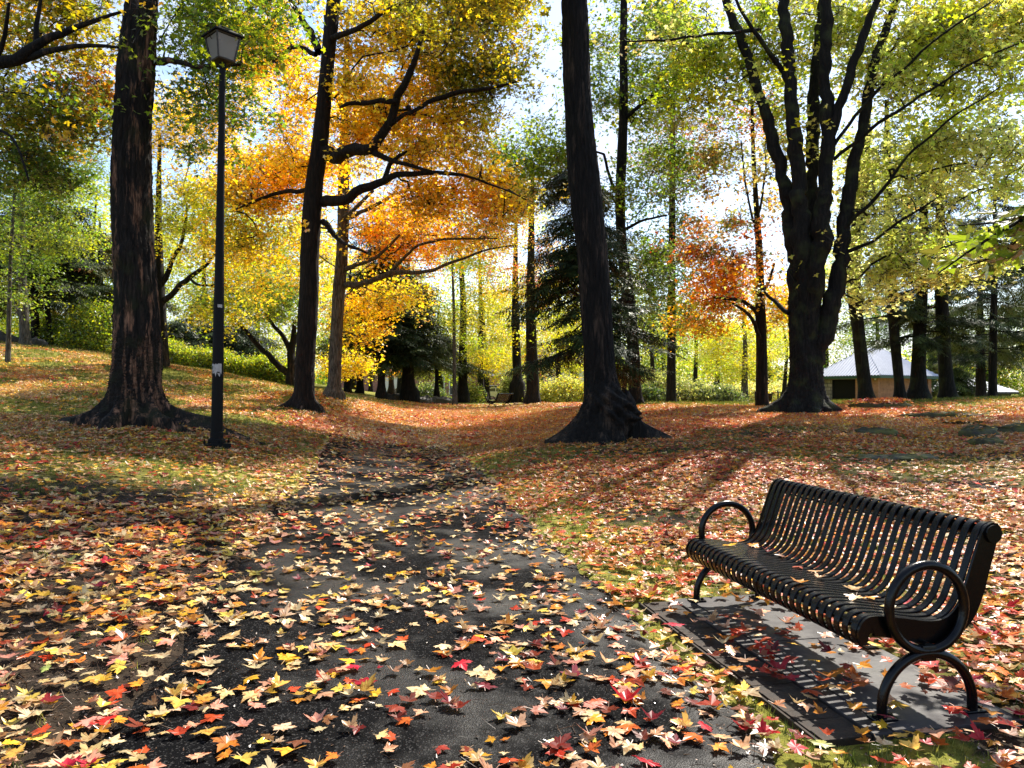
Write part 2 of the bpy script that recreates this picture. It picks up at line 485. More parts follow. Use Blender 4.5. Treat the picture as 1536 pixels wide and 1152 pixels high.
def dist_line(x, y, L):
    out = np.full(x.shape, 1e9)
    q = L[::3]
    for i in range(0, x.size, 20000):
        sl = slice(i, i + 20000)
        d = (x[sl, None] - q[None, :, 0]) ** 2 + (y[sl, None] - q[None, :, 1]) ** 2
        out[sl] = np.sqrt(d.min(1))
    return out


PHW = 1.5


def path_half(y):
    return PHW


def vnoise(x, y, s, seed=0):
    """cheap smooth 2D noise 0..1"""
    r = np.random.default_rng(seed)
    out = np.zeros_like(x)
    for k in range(9):
        a = r.uniform(0, 2 * PI); f = r.uniform(.6, 2.2) / s; ph = r.uniform(0, 2 * PI)
        out += np.sin((x * math.cos(a) + y * math.sin(a)) * f * 2 + ph + 1.4 * np.sin((x * math.sin(a) - y * math.cos(a)) * f + ph * 2))
    return .5 + out / 9 * .95


# ground sheet: polar grid round the viewpoint, finer close by
NR, NA = 330, 460
rr = .15 * (560 / .15) ** (np.arange(NR) / (NR - 1.0))
aa = np.arange(NA) * 2 * PI / NA
gx = (rr[:, None] * np.sin(aa)[None]).ravel(); gy = (rr[:, None] * np.cos(aa)[None]).ravel()
gz = H(gx, gy)
dp = dist_line(gx, gy, PL)
du = dist_line(gx, gy, UP)
r_all = np.hypot(gx, gy)
rough = (vnoise(gx, gy, .5, 3) - .5) * .035 * np.clip((dp - 1.5) / .6, 0, 1) * np.clip(1.3 - r_all / 60, 0, 1)
gz = gz + rough
step = np.clip(r_all * .016, .02, .4)
gz = np.where(dp < PHW - .04, gz - .035 - step * .12, gz)
gz = np.where(du < .75, gz - .05, gz)
verts = np.c_[gx, gy, gz]
verts = np.vstack([verts, [0, 0, h1(0, 0) - .04]])
ii = np.arange(NR - 1)[:, None] * NA; jj = np.arange(NA)[None]; kk = (jj + 1) % NA
quads = np.stack([ii + jj, ii + NA + jj, ii + NA + kk, ii + kk], -1).reshape(-1, 4)
me = new_mesh('ground', verts, quads, [M['ground']], True)
# grass share: mossy strip at the right verge, lawn beyond
gx2, gy2 = verts[:, 0], verts[:, 1]
d2 = dist_line(gx2, gy2, PL)


def grass_share(x, y, d):
    left = x < np.interp(y, PL[:, 1][:300], PL[:, 0][:300])
    s = np.where(left, np.clip((y - 6.5) / 7, 0, .62), .42)
    s = s + np.where(~left & (d < 2.3) & (y < 16), .3, 0)
    s = s + np.clip((y - 22) / 12, 0, .4) + np.where((x < -5) & (y > 14), .25, 0)
    return s


gs = grass_share(gx2, gy2, d2)
a_ = me.attributes.new('grass', 'FLOAT', 'POINT'); a_.data.foreach_set('value', gs.astype(np.float32))
lit = np.clip((np.hypot(gx2, gy2) - 22) / 12, 0, 1) * np.where(gy2 < 40, .42, .25) * (np.abs(gx2) < 60) * np.where((gx2 > 3) & (gy2 > 26), .6, 1) * np.where((gx2 < -5.5), .7, 1)
a_ = me.attributes.new('litter', 'FLOAT', 'POINT'); a_.data.foreach_set('value', lit.astype(np.float32))
ground = mobj('ground', me); tag(ground, kind='structure')


def strip(name, L, half, lift, material, nw=9, wob=.05):
    t = np.gradient(L, axis=0); t /= np.linalg.norm(t, axis=1, keepdims=True)
    nrm = np.c_[t[:, 1], -t[:, 0]]
    w = np.linspace(-1, 1, nw)
    wl = half * (1 + wob * np.sin(np.arange(len(L)) * .37) * np.sin(np.arange(len(L)) * .113))
    P = L[:, None] + nrm[:, None] * (w[None, :, None] * wl[:, None, None])
    x, y = P[..., 0].ravel(), P[..., 1].ravel()
    z = H(x, y) + lift
    z -= np.tile((np.abs(w) > .999) * .05, len(L))
    i = np.arange(len(L) - 1)[:, None] * nw; j = np.arange(nw - 1)[None]
    f = np.stack([i + j, i + j + 1, i + nw + j + 1, i + nw + j], -1).reshape(-1, 4)
    f = f[:, ::-1] if nrm[0][0] < 0 else f
    me = new_mesh(name, np.c_[x, y, z], f, [material], True)
    o = mobj(name, me); tag(o, kind='structure')
    return o


PLf = smooth_line(PATH, 900)
strip('path', PLf, PHW, .008, M['asphalt'], 15)
M['gravel'] = simple('pale_gravel', (.16, .14, .13), .9, 0, .4, 12, .3)
strip('upper_path', UP, .8, .012, M['gravel'], 5)


# ------------------------------------------------------------------ leaf and spray shapes (kept in an unlinked library for the instancers)
FULL = [(0, 0), (.12, -.05), (.34, -.14), (.36, .02), (.50, .05), (.42, .14), (.62, .20), (.85, .42), (.66, .42), (.62, .56), (.47, .47), (.26, .42),
        (.33, .66), (.22, .70), (.14, .86), (0, 1.08)]
LOW = [(0, 0), (.36, -.1), (.38, .12), (.8, .4), (.28, .42), (.24, .7), (0, 1.06)]


def leaf_geo(half, fold, curl, bend, tw, stem=True):
    o = half + [(-x, y) for x, y in half[-2:0:-1]]
    P = np.array([(0, .3)] + o, float)
    x, y = P[:, 0], P[:, 1] - .3
    r2 = x * x + y * y
    z = fold * np.abs(x) + curl * r2 + bend * y * y * np.sign(y) + tw * x * y + .05 * np.sin(x * 9 + tw * 7) * r2
    V = np.c_[x, y, z] * .62
    n = len(o)
    Fc = [(0, 1 + i, 1 + (i + 1) % n) for i in range(n)]
    if stem:
        b = len(V); s = .012
        V = np.vstack([V, [(-s, -.186, 0), (s, -.186, 0), (.06 + s, -.48, .05 + curl * .3), (.06 - s, -.48, .05 + curl * .3)]])
        Fc += [(b, b + 1, b + 2), (b, b + 2, b + 3)]
    V[:, 0] = V[:, 0]
    return V, Fc


def set_v(me, vals):
    a = me.attributes.new('v', 'FLOAT', 'FACE'); a.data.foreach_set('value', np.asarray(vals, np.float32))


LIB = {}


def lib(key, meshes):
    c = bpy.data.collections.new(key)
    for i, me in enumerate(meshes):
        o = bpy.data.objects.new(f'{key}_shape', me)
        c.objects.link(o)
    LIB[key] = c


r0 = random.Random(3)
leafvars = []
for k in range(12):
    leafvars.append((r0.uniform(-.15, .3), r0.uniform(-.26, .26), r0.uniform(-.2, .2), r0.uniform(-.3, .3)) if k % 4 else (r0.uniform(.2, .7), r0.uniform(-.5, .5), r0.uniform(-.4, .4), r0.uniform(-.5, .5)))
lm = []
for k, (a, b_, c_, d_) in enumerate(leafvars):
    V, Fc = leaf_geo(FULL, a, b_, c_, d_)
    me = new_mesh('leaf', V * .124, Fc, [M['leaf_ground']]); set_v(me, [r0.random()] * len(Fc)); lm.append(me)
lib('ground_leaf', lm)
single_meshes = []
for k, (a, b_, c_, d_) in enumerate(leafvars):
    V, Fc = leaf_geo(FULL, a, b_, c_, d_)
    me = new_mesh('leaf', V * .124, Fc, [M['leaf_single']]); set_v(me, [r0.random()] * len(Fc)); single_meshes.append(me)


bough_meshes = []
for k, (a, b_, c_, d_) in enumerate(leafvars[:5]):
    V, Fc = leaf_geo(FULL, a, b_, c_, d_)
    me = new_mesh('leaf', V * .19, Fc, [M['leaf_green']]); set_v(me, [r0.random()] * len(Fc)); bough_meshes.append(me)


def rotm(rx, ry, rz):
    cx, sx, cy_, sy, cz, sz = math.cos(rx), math.sin(rx), math.cos(ry), math.sin(ry), math.cos(rz), math.sin(rz)
    Rx = np.array([[1, 0, 0], [0, cx, -sx], [0, sx, cx]]); Ry = np.array([[cy_, 0, sy], [0, 1, 0], [-sy, 0, cy_]]); Rz = np.array([[cz, -sz, 0], [sz, cz, 0], [0, 0, 1]])
    return Rz @ Ry @ Rx


# patches of a dozen leaves for the ground farther off
lm = []
for k in range(8):
    VV, FF, vv = [], [], []
    for q in range(12):
        V, Fc = leaf_geo(LOW, r0.uniform(-.2, .4), r0.uniform(-.3, .5), r0.uniform(-.3, .3), r0.uniform(-.4, .4), False)
        V = V * .15 * r0.uniform(.7, 1.15) @ rotm(r0.gauss(0, .35), r0.gauss(0, .35), r0.uniform(0, 6.28)).T
        a, d = r0.uniform(0, 6.28), .42 * math.sqrt(r0.random())
        V += np.array([d * math.cos(a), d * math.sin(a), .02 + r0.random() * .02])
        b = len(VV); VV += V.tolist(); FF += [tuple(b + i for i in f) for f in Fc]; vv += [r0.random()] * len(Fc)
    me = new_mesh('leaf_patch', VV, FF, [M['leaf_ground']]); set_v(me, vv); lm.append(me)
lib('leaf_patch', lm)


def spray(nleaf, rad, size, flat=.35, pend=.5, half=LOW, stems=True):
    VV, FF, vv, mi = [], [], [], []
    for q in range(nleaf):
        V, Fc = leaf_geo(half, r0.uniform(-.1, .4), r0.uniform(-.25, .3), r0.uniform(-.3, .2), r0.uniform(-.3, .3), False)
        V = V * size * r0.uniform(.65, 1.15)
        V = V @ rotm(-r0.uniform(0, pend * 1.6), r0.gauss(0, .4), r0.uniform(0, 6.28)).T
        a, d = r0.uniform(0, 6.28), rad * math.sqrt(r0.random())
        p = np.array([d * math.cos(a), d * math.sin(a), r0.gauss(0, rad * flat)])
        b = len(VV); VV += (V + p).tolist(); FF += [tuple(b + i for i in f) for f in Fc]; vv += [r0.random()] * len(Fc); mi += [0] * len(Fc)
        if stems and q % 2 == 0:
            b = len(VV); s = .006 * size / .11
            o = p * .15
            VV += [(o[0] - s, o[1], o[2]), (o[0] + s, o[1], o[2]), (p[0], p[1], p[2] + s), (o[0], o[1] + s, o[2] + s)]
            FF += [(b, b + 1, b + 2), (b + 1, b + 3, b + 2)]; vv += [0, 0]; mi += [1, 1]
    me = new_mesh('spray', VV, FF, [M['leaf_tree'], M['twig']], midx=mi); set_v(me, vv)
    return me


lib('spray_fine', [spray(14, .36, .14) for _ in range(7)])
lib('spray_far', [spray(13, .55, .21, stems=False) for _ in range(6)])
lib('spray_shrub', [spray(16, .22, .075, .6, .9) for _ in range(5)])


def needle_spray(length, n, w):
    VV, FF, vv, mi = [], [], [], []
    def quad(p, q, wd, m, val):
        p = np.array(p); q = np.array(q); d = q - p
        s = np.cross(d, [0, 0, 1.]); ln = np.linalg.norm(s); s = s / (ln if ln > 1e-6 else 1) * wd
        b = len(VV); VV.extend([(p - s).tolist(), (p + s).tolist(), (q + s * .3).tolist(), (q - s * .3).tolist()])
        FF.append((b, b + 1, b + 2, b + 3)); vv.append(val); mi.append(m)
    quad((0, 0, 0), (length, 0, -.18 * length), .006, 1, 0)
    for i in range(n):
        t = (i + .5) / n
        for sd in (-1, 1):
            L = length * .55 * (1 - t * .65) * r0.uniform(.7, 1.1)
            p = np.array([t * length, 0, -.18 * length * t])
            ang = r0.uniform(.6, 1.0)
            q = p + np.array([math.cos(ang) * L, sd * math.sin(ang) * L, -r0.uniform(.12, .5) * L])
            val = r0.random()
            for k in range(3):
                o = np.array([0, 0, r0.uniform(-.015, .02)])
                a = p + (q - p) * (k / 3) + o; c = p + (q - p) * ((k + 1) / 3) + np.array([r0.uniform(-.02, .02), r0.uniform(-.02, .02), r0.uniform(-.03, .02)])
                quad(a, c, w * (1 - k * .2), 0, val)
    me = new_mesh('needle_spray', VV, FF, [M['needle'], M['twig']], midx=mi); set_v(me, vv)
    return me


lib('needles', [needle_spray(.75, 9, .022) for _ in range(5)])


def grass_tuft():
    VV, FF, vv = [], [], []
    for i in range(9):
        a, d, L = r0.uniform(0, 6.28), r0.uniform(0, .05), r0.uniform(.03, .09)
        x, y = d * math.cos(a), d * math.sin(a); b_ = r0.uniform(0, 6.28); lx, ly = math.cos(b_) * L * .5, math.sin(b_) * L * .5
        s = .0035; b = len(VV)
        VV += [(x - s * math.sin(b_), y + s * math.cos(b_), 0), (x + s * math.sin(b_), y - s * math.cos(b_), 0), (x + lx, y + ly, L)]
        FF.append((b, b + 1, b + 2)); vv.append(r0.random())
    me = new_mesh('tuft', VV, FF, [M['grass']]); set_v(me, vv)
    return me


lm = []
for k in range(4):
    s_ = .006 + .004 * k / 3
    V = [(r0.uniform(-1, 1) * s_ * 2, r0.uniform(-1, 1) * s_, r0.uniform(0, 1) * s_) for _ in range(5)]
    me = new_mesh('crumb', V, [(0, 1, 2), (0, 2, 3), (0, 3, 4), (1, 2, 4), (2, 3, 4)], [M['leaf_ground']]); set_v(me, [r0.random()] * 5); lm.append(me)
for k in range(2):
    L = r0.uniform(.05, .11)
    V, Fq = tube_arrays(np.array([(0, 0, .002), (L * .5, L * .12, .006), (L, 0, .003)]), np.array([.0015, .0012, .0008]), 3)
    me = new_mesh('crumb', V, Fq, [M['leaf_ground']]); set_v(me, [.3] * len(Fq)); lm.append(me)
lib('crumb', lm)
lib('grass_tuft', [grass_tuft() for _ in range(5)])

GN = {}


def gn_group(key):
    if key in GN: return GN[key]
    g = bpy.data.node_groups.new('scatter_' + key, 'GeometryNodeTree')
    g.interface.new_socket('Geometry', in_out='INPUT', socket_type='NodeSocketGeometry')
    g.interface.new_socket('Geometry', in_out='OUTPUT', socket_type='NodeSocketGeometry')
    n, l = g.nodes, g.links
    gi, go = n.new('NodeGroupInput'), n.new('NodeGroupOutput')
    ci = n.new('GeometryNodeCollectionInfo'); ci.inputs['Collection'].default_value = LIB[key]
    ci.inputs['Separate Children'].default_value = True; ci.inputs['Reset Children'].default_value = True
    ip = n.new('GeometryNodeInstanceOnPoints'); ip.inputs['Pick Instance'].default_value = True

    def na(nm, ty):
        a = n.new('GeometryNodeInputNamedAttribute'); a.data_type = ty; a.inputs['Name'].default_value = nm
        return a.outputs['Attribute']
    e2r = n.new('FunctionNodeEulerToRotation')
    l.new(na('rot', 'FLOAT_VECTOR'), e2r.inputs[0])
    l.new(gi.outputs[0], ip.inputs['Points']); l.new(ci.outputs[0], ip.inputs['Instance'])
    l.new(e2r.outputs[0], ip.inputs['Rotation']); l.new(na('scl', 'FLOAT'), ip.inputs['Scale'])
    l.new(na('idx', 'INT'), ip.inputs['Instance Index'])
    l.new(ip.outputs[0], go.inputs[0])
    GN[key] = g
    return g


def scatter(name, key, P, rot, scl, col, parent=None, kind='stuff'):
    P = np.asarray(P, np.float32)
    me = bpy.data.meshes.new(name)
    me.vertices.add(len(P)); me.vertices.foreach_set('co', P.ravel())
    a = me.attributes.new('rot', 'FLOAT_VECTOR', 'POINT'); a.data.foreach_set('vector', np.asarray(rot, np.float32).ravel())
    a = me.attributes.new('scl', 'FLOAT', 'POINT'); a.data.foreach_set('value', np.asarray(scl, np.float32))
    a = me.attributes.new('idx', 'INT', 'POINT'); a.data.foreach_set('value', RG.integers(0, len(LIB[key].objects), len(P)).astype(np.int32))
    c4 = np.c_[np.asarray(col, np.float32), np.ones(len(P), np.float32)]
    a = me.attributes.new('col', 'FLOAT_COLOR', 'POINT'); a.data.foreach_set('color', c4.astype(np.float32).ravel())
    me.update()
    o = mobj(name, me, parent)
    md = o.modifiers.new('scatter', 'NODES'); md.node_group = gn_group(key)
    if kind: o['kind'] = kind
    return o


# ------------------------------------------------------------------ trees
PAL = {
    'gold':   [((.80, .55, .05), 4), ((.82, .62, .08), 3), ((.78, .42, .03), 2), ((.40, .36, .04), 1.5)],
    'orange': [((.78, .38, .045), 4), ((.80, .50, .05), 3), ((.70, .18, .03), 1), ((.44, .34, .04), 1)],
    'red':    [((.62, .14, .05), 4), ((.66, .26, .05), 3), ((.36, .30, .06), 2)],
    'pink':   [((.62, .14, .10), 4), ((.62, .26, .10), 3), ((.5, .4, .1), 2)],
    'green':  [((.12, .20, .02), 4), ((.20, .28, .025), 3), ((.055, .10, .016), 3), ((.30, .30, .03), 1)],
    'deep':   [((.05, .09, .014), 4), ((.09, .14, .02), 3), ((.14, .17, .02), 1)],
    'olive':  [((.20, .22, .02), 4), ((.32, .28, .025), 3), ((.10, .13, .016), 3), ((.5, .34, .03), 1)],
    'ygreen': [((.38, .42, .03), 4), ((.26, .34, .025), 3), ((.55, .48, .04), 3), ((.14, .20, .02), 1)],
    'yellow': [((.70, .55, .04), 4), ((.60, .56, .05), 3), ((.40, .44, .04), 2), ((.68, .38, .03), 1)],
    'lime':   [((.52, .58, .12), 4), ((.68, .64, .22), 3), ((.36, .46, .07), 3), ((.62, .44, .14), 1.3)],
    'pale':   [((.72, .68, .34), 3), ((.58, .62, .2), 3), ((.34, .40, .08), 2)],
    'needle': [((.028, .045, .014), 4), ((.045, .065, .018), 3), ((.02, .03, .01), 3)],
    'hemlock': [((.04, .06, .02), 4), ((.075, .10, .03), 3), ((.025, .035, .012), 2)],
    'rust':   [((.22, .16, .04), 4), ((.30, .12, .04), 3), ((.12, .14, .03), 3)],
    'shrub':  [((.16, .20, .05), 4), ((.30, .32, .08), 3), ((.07, .10, .03), 3)],
    'shruby': [((.46, .46, .10), 4), ((.56, .52, .16), 3), ((.28, .32, .05), 2)],
}


def pick_cols(pal, n, rg):
    if isinstance(pal, str): pal = {pal: 1}
    cols, w = [], []
    for k, q in pal.items():
        s = sum(x[1] for x in PAL[k])
        for c, ww in PAL[k]: cols.append(c); w.append(ww / s * q)
    w = np.array(w) / sum(w)
    i = rg.choice(len(cols), n, p=w)
    return np.array(cols)[i]


def trunk_arrays(spec, Y, n, rows, ridge=0., lobes=(), burls=(), seed=1, dtop=0., sink=.5, fur=14):
    """spec: (centre px, py, half width px) from the ground up"""
    rg = np.random.default_rng(seed)
    s = np.array(spec, float)
    t = np.linspace(0, 1, len(s))
    P = np.array([at(a, b, Y + dtop * k) for (a, b, c), k in zip(spec, t)])
    R = s[:, 2] * (Y + dtop * t) / F
    z0 = P[0, 2]
    h = P[:, 2] - z0
    hh = np.r_[np.linspace(0, min(1.6, h[-1] * .4), int(rows * .35)), np.linspace(min(1.6, h[-1] * .4), h[-1], rows - int(rows * .35) + 1)[1:]]
    C = np.stack([np.interp(hh, h, P[:, k]) for k in range(3)], 1)
    RR = np.interp(hh, h, R)
    for _ in range(3):
        C[1:-1] = (C[:-2] + 2 * C[1:-1] + C[2:]) / 4; RR[1:-1] = (RR[:-2] + 2 * RR[1:-1] + RR[2:]) / 4
    C = np.vstack([C[0] - [0, 0, sink], C]); RR = np.r_[RR[0], RR]; hh = np.r_[-sink, hh]
    th = np.arange(n) * 2 * PI / n
    T, Hh = np.meshgrid(th, hh)
    rad = np.repeat(RR[:, None], n, 1)
    # slow swelling and long furrows
    ph = rg.uniform(0, 6.28, 12)
    rad = rad * (1 + .05 * np.sin(2 * T + ph[0] + Hh * .5) + .04 * np.sin(3 * T + ph[1] - Hh * .8) + .025 * np.sin(T * 2 + Hh * 2.3 + ph[2]))
    if ridge > 0:
        w = T + .10 * np.sin(Hh * 1.7 + ph[3] + 2 * T) + .05 * np.sin(Hh * 5 + ph[4] + T * 3)
        a = 1 - np.abs(np.sin(w * fur / 2 + ph[5] + .9 * np.sin(Hh * 1.1 + T * 2)))
        b = 1 - np.abs(np.sin(w * fur * .85 + ph[6] + 1.7 * np.sin(Hh * 2.3 + T * 5)))
        rad = rad - ridge * (a ** 2 * .6 + b ** 3 * .5) * (.6 + .4 * np.sin(Hh * 7 + T * 11 + ph[7]))
        rad += ridge * .25 * rg.normal(size=rad.shape)
    for (an, st, wd, h0) in lobes:
        d = (T - math.radians(an) + PI) % (2 * PI) - PI
        d = d + .12 * np.sin(Hh * 4 + an)
        rad = rad + st * np.exp(-(d / wd) ** 2) * np.exp(-np.maximum(Hh, -.12) / h0)
    X = C[:, None, 0] + rad * np.cos(T); Yy = C[:, None, 1] + rad * np.sin(T); Z = np.repeat(C[:, 2:3], n, 1)
    V = np.stack([X, Yy, Z], -1)
    for (b, br, amp) in burls:
        b = np.array(b); dv = V - b; d = np.linalg.norm(dv, axis=-1)
        lump = 1 + .35 * np.sin(V[..., 0] * 17 + 2) * np.sin(V[..., 2] * 15 + 1) + .25 * np.sin(V[..., 0] * 33 + V[..., 2] * 27)
        out = np.stack([np.cos(T), np.sin(T), np.zeros_like(T)], -1)
        V = V + out * (amp * np.exp(-(d / br) ** 2) * lump)[..., None]
    m = len(hh)
    i = np.arange(m - 1)[:, None] * n; j = np.arange(n)[None]; k = (j + 1) % n
    f = np.stack([i + j, i + k, i + n + k, i + n + j], -1).reshape(-1, 4)
    return V.reshape(-1, 3), f, C[1:], RR[1:]


class Skel:
    def __init__(s): s.p, s.par, s.r, s.fixed = [], [], [], []
    def add(s, p, par, r=0., fixed=False):
        s.p.append(np.asarray(p, float)); s.par.append(par); s.r.append(r); s.fixed.append(fixed); return len(s.p) - 1


def grow(sk, attr, rg, zmin=-1e9, up=.12, down_pen=1.3, tip=.007, seg=.45, maxlen=1e9):
    """joins each attractor to the nearest limb with a curved branch"""
    ends = []
    arr = np.array(sk.p)
    ok = arr[:, 2] > zmin
    base = arr[ok] if ok.any() else arr
    order = np.argsort([np.linalg.norm(base - a, axis=1).min() for a in attr])
    cap = len(arr) + len(attr) * 14
    buf = np.full((cap, 3), 1e9); buf[:len(arr)] = arr; buf[:len(arr)][~ok] = 1e9
    cnt = len(arr)
    for i in order:
        a = attr[i]
        d = np.linalg.norm(buf[:cnt] - a, axis=1) + down_pen * np.maximum(0, buf[:cnt, 2] - a[2])
        j = int(d.argmin()); p = buf[j].copy()
        L = np.linalg.norm(a - p)
        k = int(min(10, max(2, round(L / seg))))
        out = (a - p); 
        side = rg.normal(size=3) * .09 * L
        prev = j
        for q in range(1, k + 1):
            t = q / k
            pt = p + out * t + np.array([0, 0, up * L]) * math.sin(PI * t) + side * math.sin(PI * t) * (1 - t * .4) + rg.normal(size=3) * .02 * L * (t < 1)
            prev = sk.add(pt, prev)
            if cnt < cap: buf[cnt] = pt; cnt += 1
        ends.append(prev)
    n = len(sk.p)
    acc = np.zeros(n)
    par = np.array(sk.par)
    isleaf = np.ones(n, bool); isleaf[par[par >= 0]] = False
    rr_ = np.zeros(n)
    for q in range(n - 1, -1, -1):
        rr_[q] = tip if isleaf[q] else acc[q] ** (1 / 2.4)
        if par[q] >= 0: acc[par[q]] += max(rr_[q], tip) ** 2.4
    return ends, rr_


def branch_mesh(sk, rr_, off, mats, fine=4, skipfixed=True):
    n = len(sk.p)
    kids = [[] for _ in range(n)]
    for q, p in enumerate(sk.par):
        if p >= 0: kids[p].append(q)
    VV, FF, b = [], [], 0
    starts = []
    for q in range(n):
        if sk.fixed[q]:
            starts += [(q, c) for c in kids[q] if not sk.fixed[c]]
    while starts:
        a, c = starts.pop()
        ch = [a, c]
        while True:
            ks = kids[ch[-1]]
            if not ks: break
            ks = sorted(ks, key=lambda z: -rr_[z]); ch.append(ks[0]); starts += [(ch[-2], z) for z in ks[1:]]
        pts = np.array([sk.p[z] for z in ch]) - off
        rad = np.array([rr_[z] for z in ch]); rad[0] = rad[1] * (1.25 if sk.fixed[ch[0]] else 1.0); rad[-1] *= .5
        m = 8 if rad[1] > .06 else (5 if rad[1] > .02 else (4 if fine > 3 and rad[1] > .012 else 3))
        v, f = tube_arrays(pts, rad, m)
        VV.append(v); FF.append(f + b); b += len(v)
    if not VV: return None
    return new_mesh('branchwork', np.vstack(VV), np.vstack(FF), mats, True)


def ell_points(c, Y, n, rg):
    """c = (cx, cy, dY, wx, wy, depth) in photograph pixels and metres"""
    out = []
    while len(out) < n:
        q = rg.uniform(-1, 1, 3)
        d = (q ** 2).sum()
        if d > 1 or rg.random() > .35 + .65 * d: continue
        px, py, dY = c[0] + q[0] * c[3], c[1] + q[1] * c[4], c[2] + q[2] * c[5]
        out.append(at(px, py, Y + dY) if True else 0)
    return out


NTREE = [0]


def tree(name, label, Y, trunk, limbs=(), crowns=(), bark='bark_f', seg=12, rows=40, ridge=0., lobes=None, burls=(), nspray=9, rho=.55,
         key='spray_fine', lscale=1.0, zmin=None, group='trees of the park', cat='tree', dtop=0., seed=None, up=.12, dens=1.0, fur=14, stems=(), extra=None, fine=3, tip=.007, flatz=.4, clear=.42, cshift=0., twigs=.35):
    NTREE[0] += 1
    seed = seed or NTREE[0] * 17
    rg = np.random.default_rng(seed)
    bx, by = trunk[0][0], trunk[0][1]
    p0 = at(bx, by, Y)
    g = h1(p0[0], p0[1])
    tr = [(a, b, c) for a, b, c in trunk]
    if lobes is None:
        w = trunk[0][2] * Y / F
        lobes = [(rg.uniform(0, 360), w * rg.uniform(.15, .5), .4, .18) for _ in range(5)]
    V, Fc, C, RR = trunk_arrays(tr, Y, seg, rows, ridge, lobes, burls, seed, dtop, sink=max(.4, p0[2] - g + .35), fur=fur)
    off = np.array([p0[0], p0[1], g])
    root = empty(name, off); tag(root, label, cat, group)
    me = new_mesh('trunk', V - off, Fc, [M[bark]], True)
    mobj('trunk', me, root)
    sk = Skel()
    prev = -1
    step = max(1, len(C) // 28)
    for i in range(0, len(C), step):
        prev = sk.add(C[i], prev, RR[i], True)
    for nm, lst in (('stem', stems), ('limb', limbs)):
        for L in lst:
            P = np.array([at(a, b, Y + d) for a, b, d, r in L]); R = np.array([r * (Y + d) / F for a, b, d, r in L])
            nn = max(8, int(np.linalg.norm(np.diff(P, axis=0), axis=1).sum() / .22))
            s0 = np.r_[0, np.cumsum(np.linalg.norm(np.diff(P, axis=0), axis=1))]; s1 = np.linspace(0, s0[-1], nn)
            Q = np.stack([np.interp(s1, s0, P[:, k]) for k in range(3)], 1); rq = np.interp(s1, s0, R)
            for _ in range(2): Q[1:-1] = (Q[:-2] + 2 * Q[1:-1] + Q[2:]) / 4
            Q[1:-1] += rg.normal(size=(nn - 2, 3)) * rq[1:-1, None] * .16
            if nm == 'limb':
                bend = rg.normal(size=(nn, 3)); ker = np.array([1, 3, 4, 3, 1.]) / 12
                bend = np.stack([np.convolve(bend[:, k], ker, 'same') for k in range(3)], 1); bend[0] = 0; bend[1] *= .5
                Q += bend * (rq[:, None] * .55 + .02)
            rq = rq * (1 + .05 * np.sin(np.arange(nn) * .45 + rg.uniform(0, 6)) + .025 * np.sin(np.arange(nn) * 1.1))
            v, f = tube_arrays(Q, rq, 14 if nm == 'stem' else 9)
            if nm == 'stem' and ridge > 0: v += rg.normal(size=v.shape) * .008
            mobj(nm, new_mesh(nm, v - off, f, [M[bark]], True), root)
            d = np.linalg.norm(np.array(sk.p) - Q[0], axis=1); pr = int(d.argmin())
            for i in range(1, nn): pr = sk.add(Q[i], pr, rq[i], True)
    if zmin is None: zmin = g + (C[-1, 2] - g) * .3
    A, pal = [], []
    for c in crowns:
        n = max(3, int(c[6] * dens))
        c = list(c); c[2] += cshift
        A += ell_points(c, Y, n, rg); pal += [c[7]] * n
    nmain = len(A)
    if A and twigs > 0:
        for q, (pp, r_, f_) in enumerate(zip(list(sk.p), list(sk.r), list(sk.fixed))):
            if f_ and r_ < .13 and q > 28 and rg.random() < twigs:
                o_ = rg.normal(size=3); o_[2] = abs(o_[2]) * .8 + .15 if rg.random() < .72 else o_[2] * .6
                A.append(pp + o_ / np.linalg.norm(o_) * rg.uniform(.35, 1.15)); pal.append(crowns[0][7])
    if A:
        A = np.array(A)
        A[:, 2] = np.maximum(A[:, 2], g + 1.1)
        ends, rr_ = grow(sk, A, rg, zmin, up=up, tip=tip)
        bm_ = branch_mesh(sk, rr_, off, [M[bark]], fine)
        if bm_ is not None: mobj('branchwork', bm_, root)['kind'] = 'stuff'
        P, Cc = [], []
        for i, e in enumerate(ends): pass
        order_pos = np.array([sk.p[e] for e in ends])
        # colours: by attractor, nearest
        cols = []
        for q in order_pos:
            j = int(((A - q) ** 2).sum(1).argmin()); cols.append(pal[j])
        FX = np.array([p for p, r_, f_ in zip(sk.p, sk.r, sk.fixed) if f_ and r_ > .045]).reshape(-1, 3); FR = np.array([r_ for r_, f_ in zip(sk.r, sk.fixed) if f_ and r_ > .045])
        for q, pl in zip(order_pos, cols):
            n = max(2, int(nspray * rg.uniform(.5, 1.5)))
            jj_ = int(((A - q) ** 2).sum(1).argmin())
            if jj_ >= nmain: n = 2 if rg.random() < .6 else 1
            o = rg.normal(size=(n, 3)) * [rho, rho, rho * flatz]
            if len(FX):
                dd_ = (np.linalg.norm((q + o)[:, None] - FX[None], axis=2) - FR[None]).min(1)
                o = o[dd_ > clear]
                n = len(o)
                if n == 0: continue
            base = pick_cols(pl, 1, rg)[0] * .55 + pick_cols(pl, n, rg) * .45
            base = base * rg.uniform(.8, 1.2) * rg.uniform(.85, 1.15, (n, 1))
            P.append(q + o); Cc.append(base)
        P = np.vstack(P); Cc = np.vstack(Cc)
        n = len(P)
        rot = np.c_[rg.normal(0, .3, n), rg.normal(0, .3, n), rg.uniform(0, 6.28, n)]
        P[:, 2] = np.maximum(P[:, 2], g + .7)
        scatter('crown', key, P - off, rot, rg.uniform(.8, 1.2, n) * lscale, Cc, root)
    if extra: extra(root, off, sk)
    return root


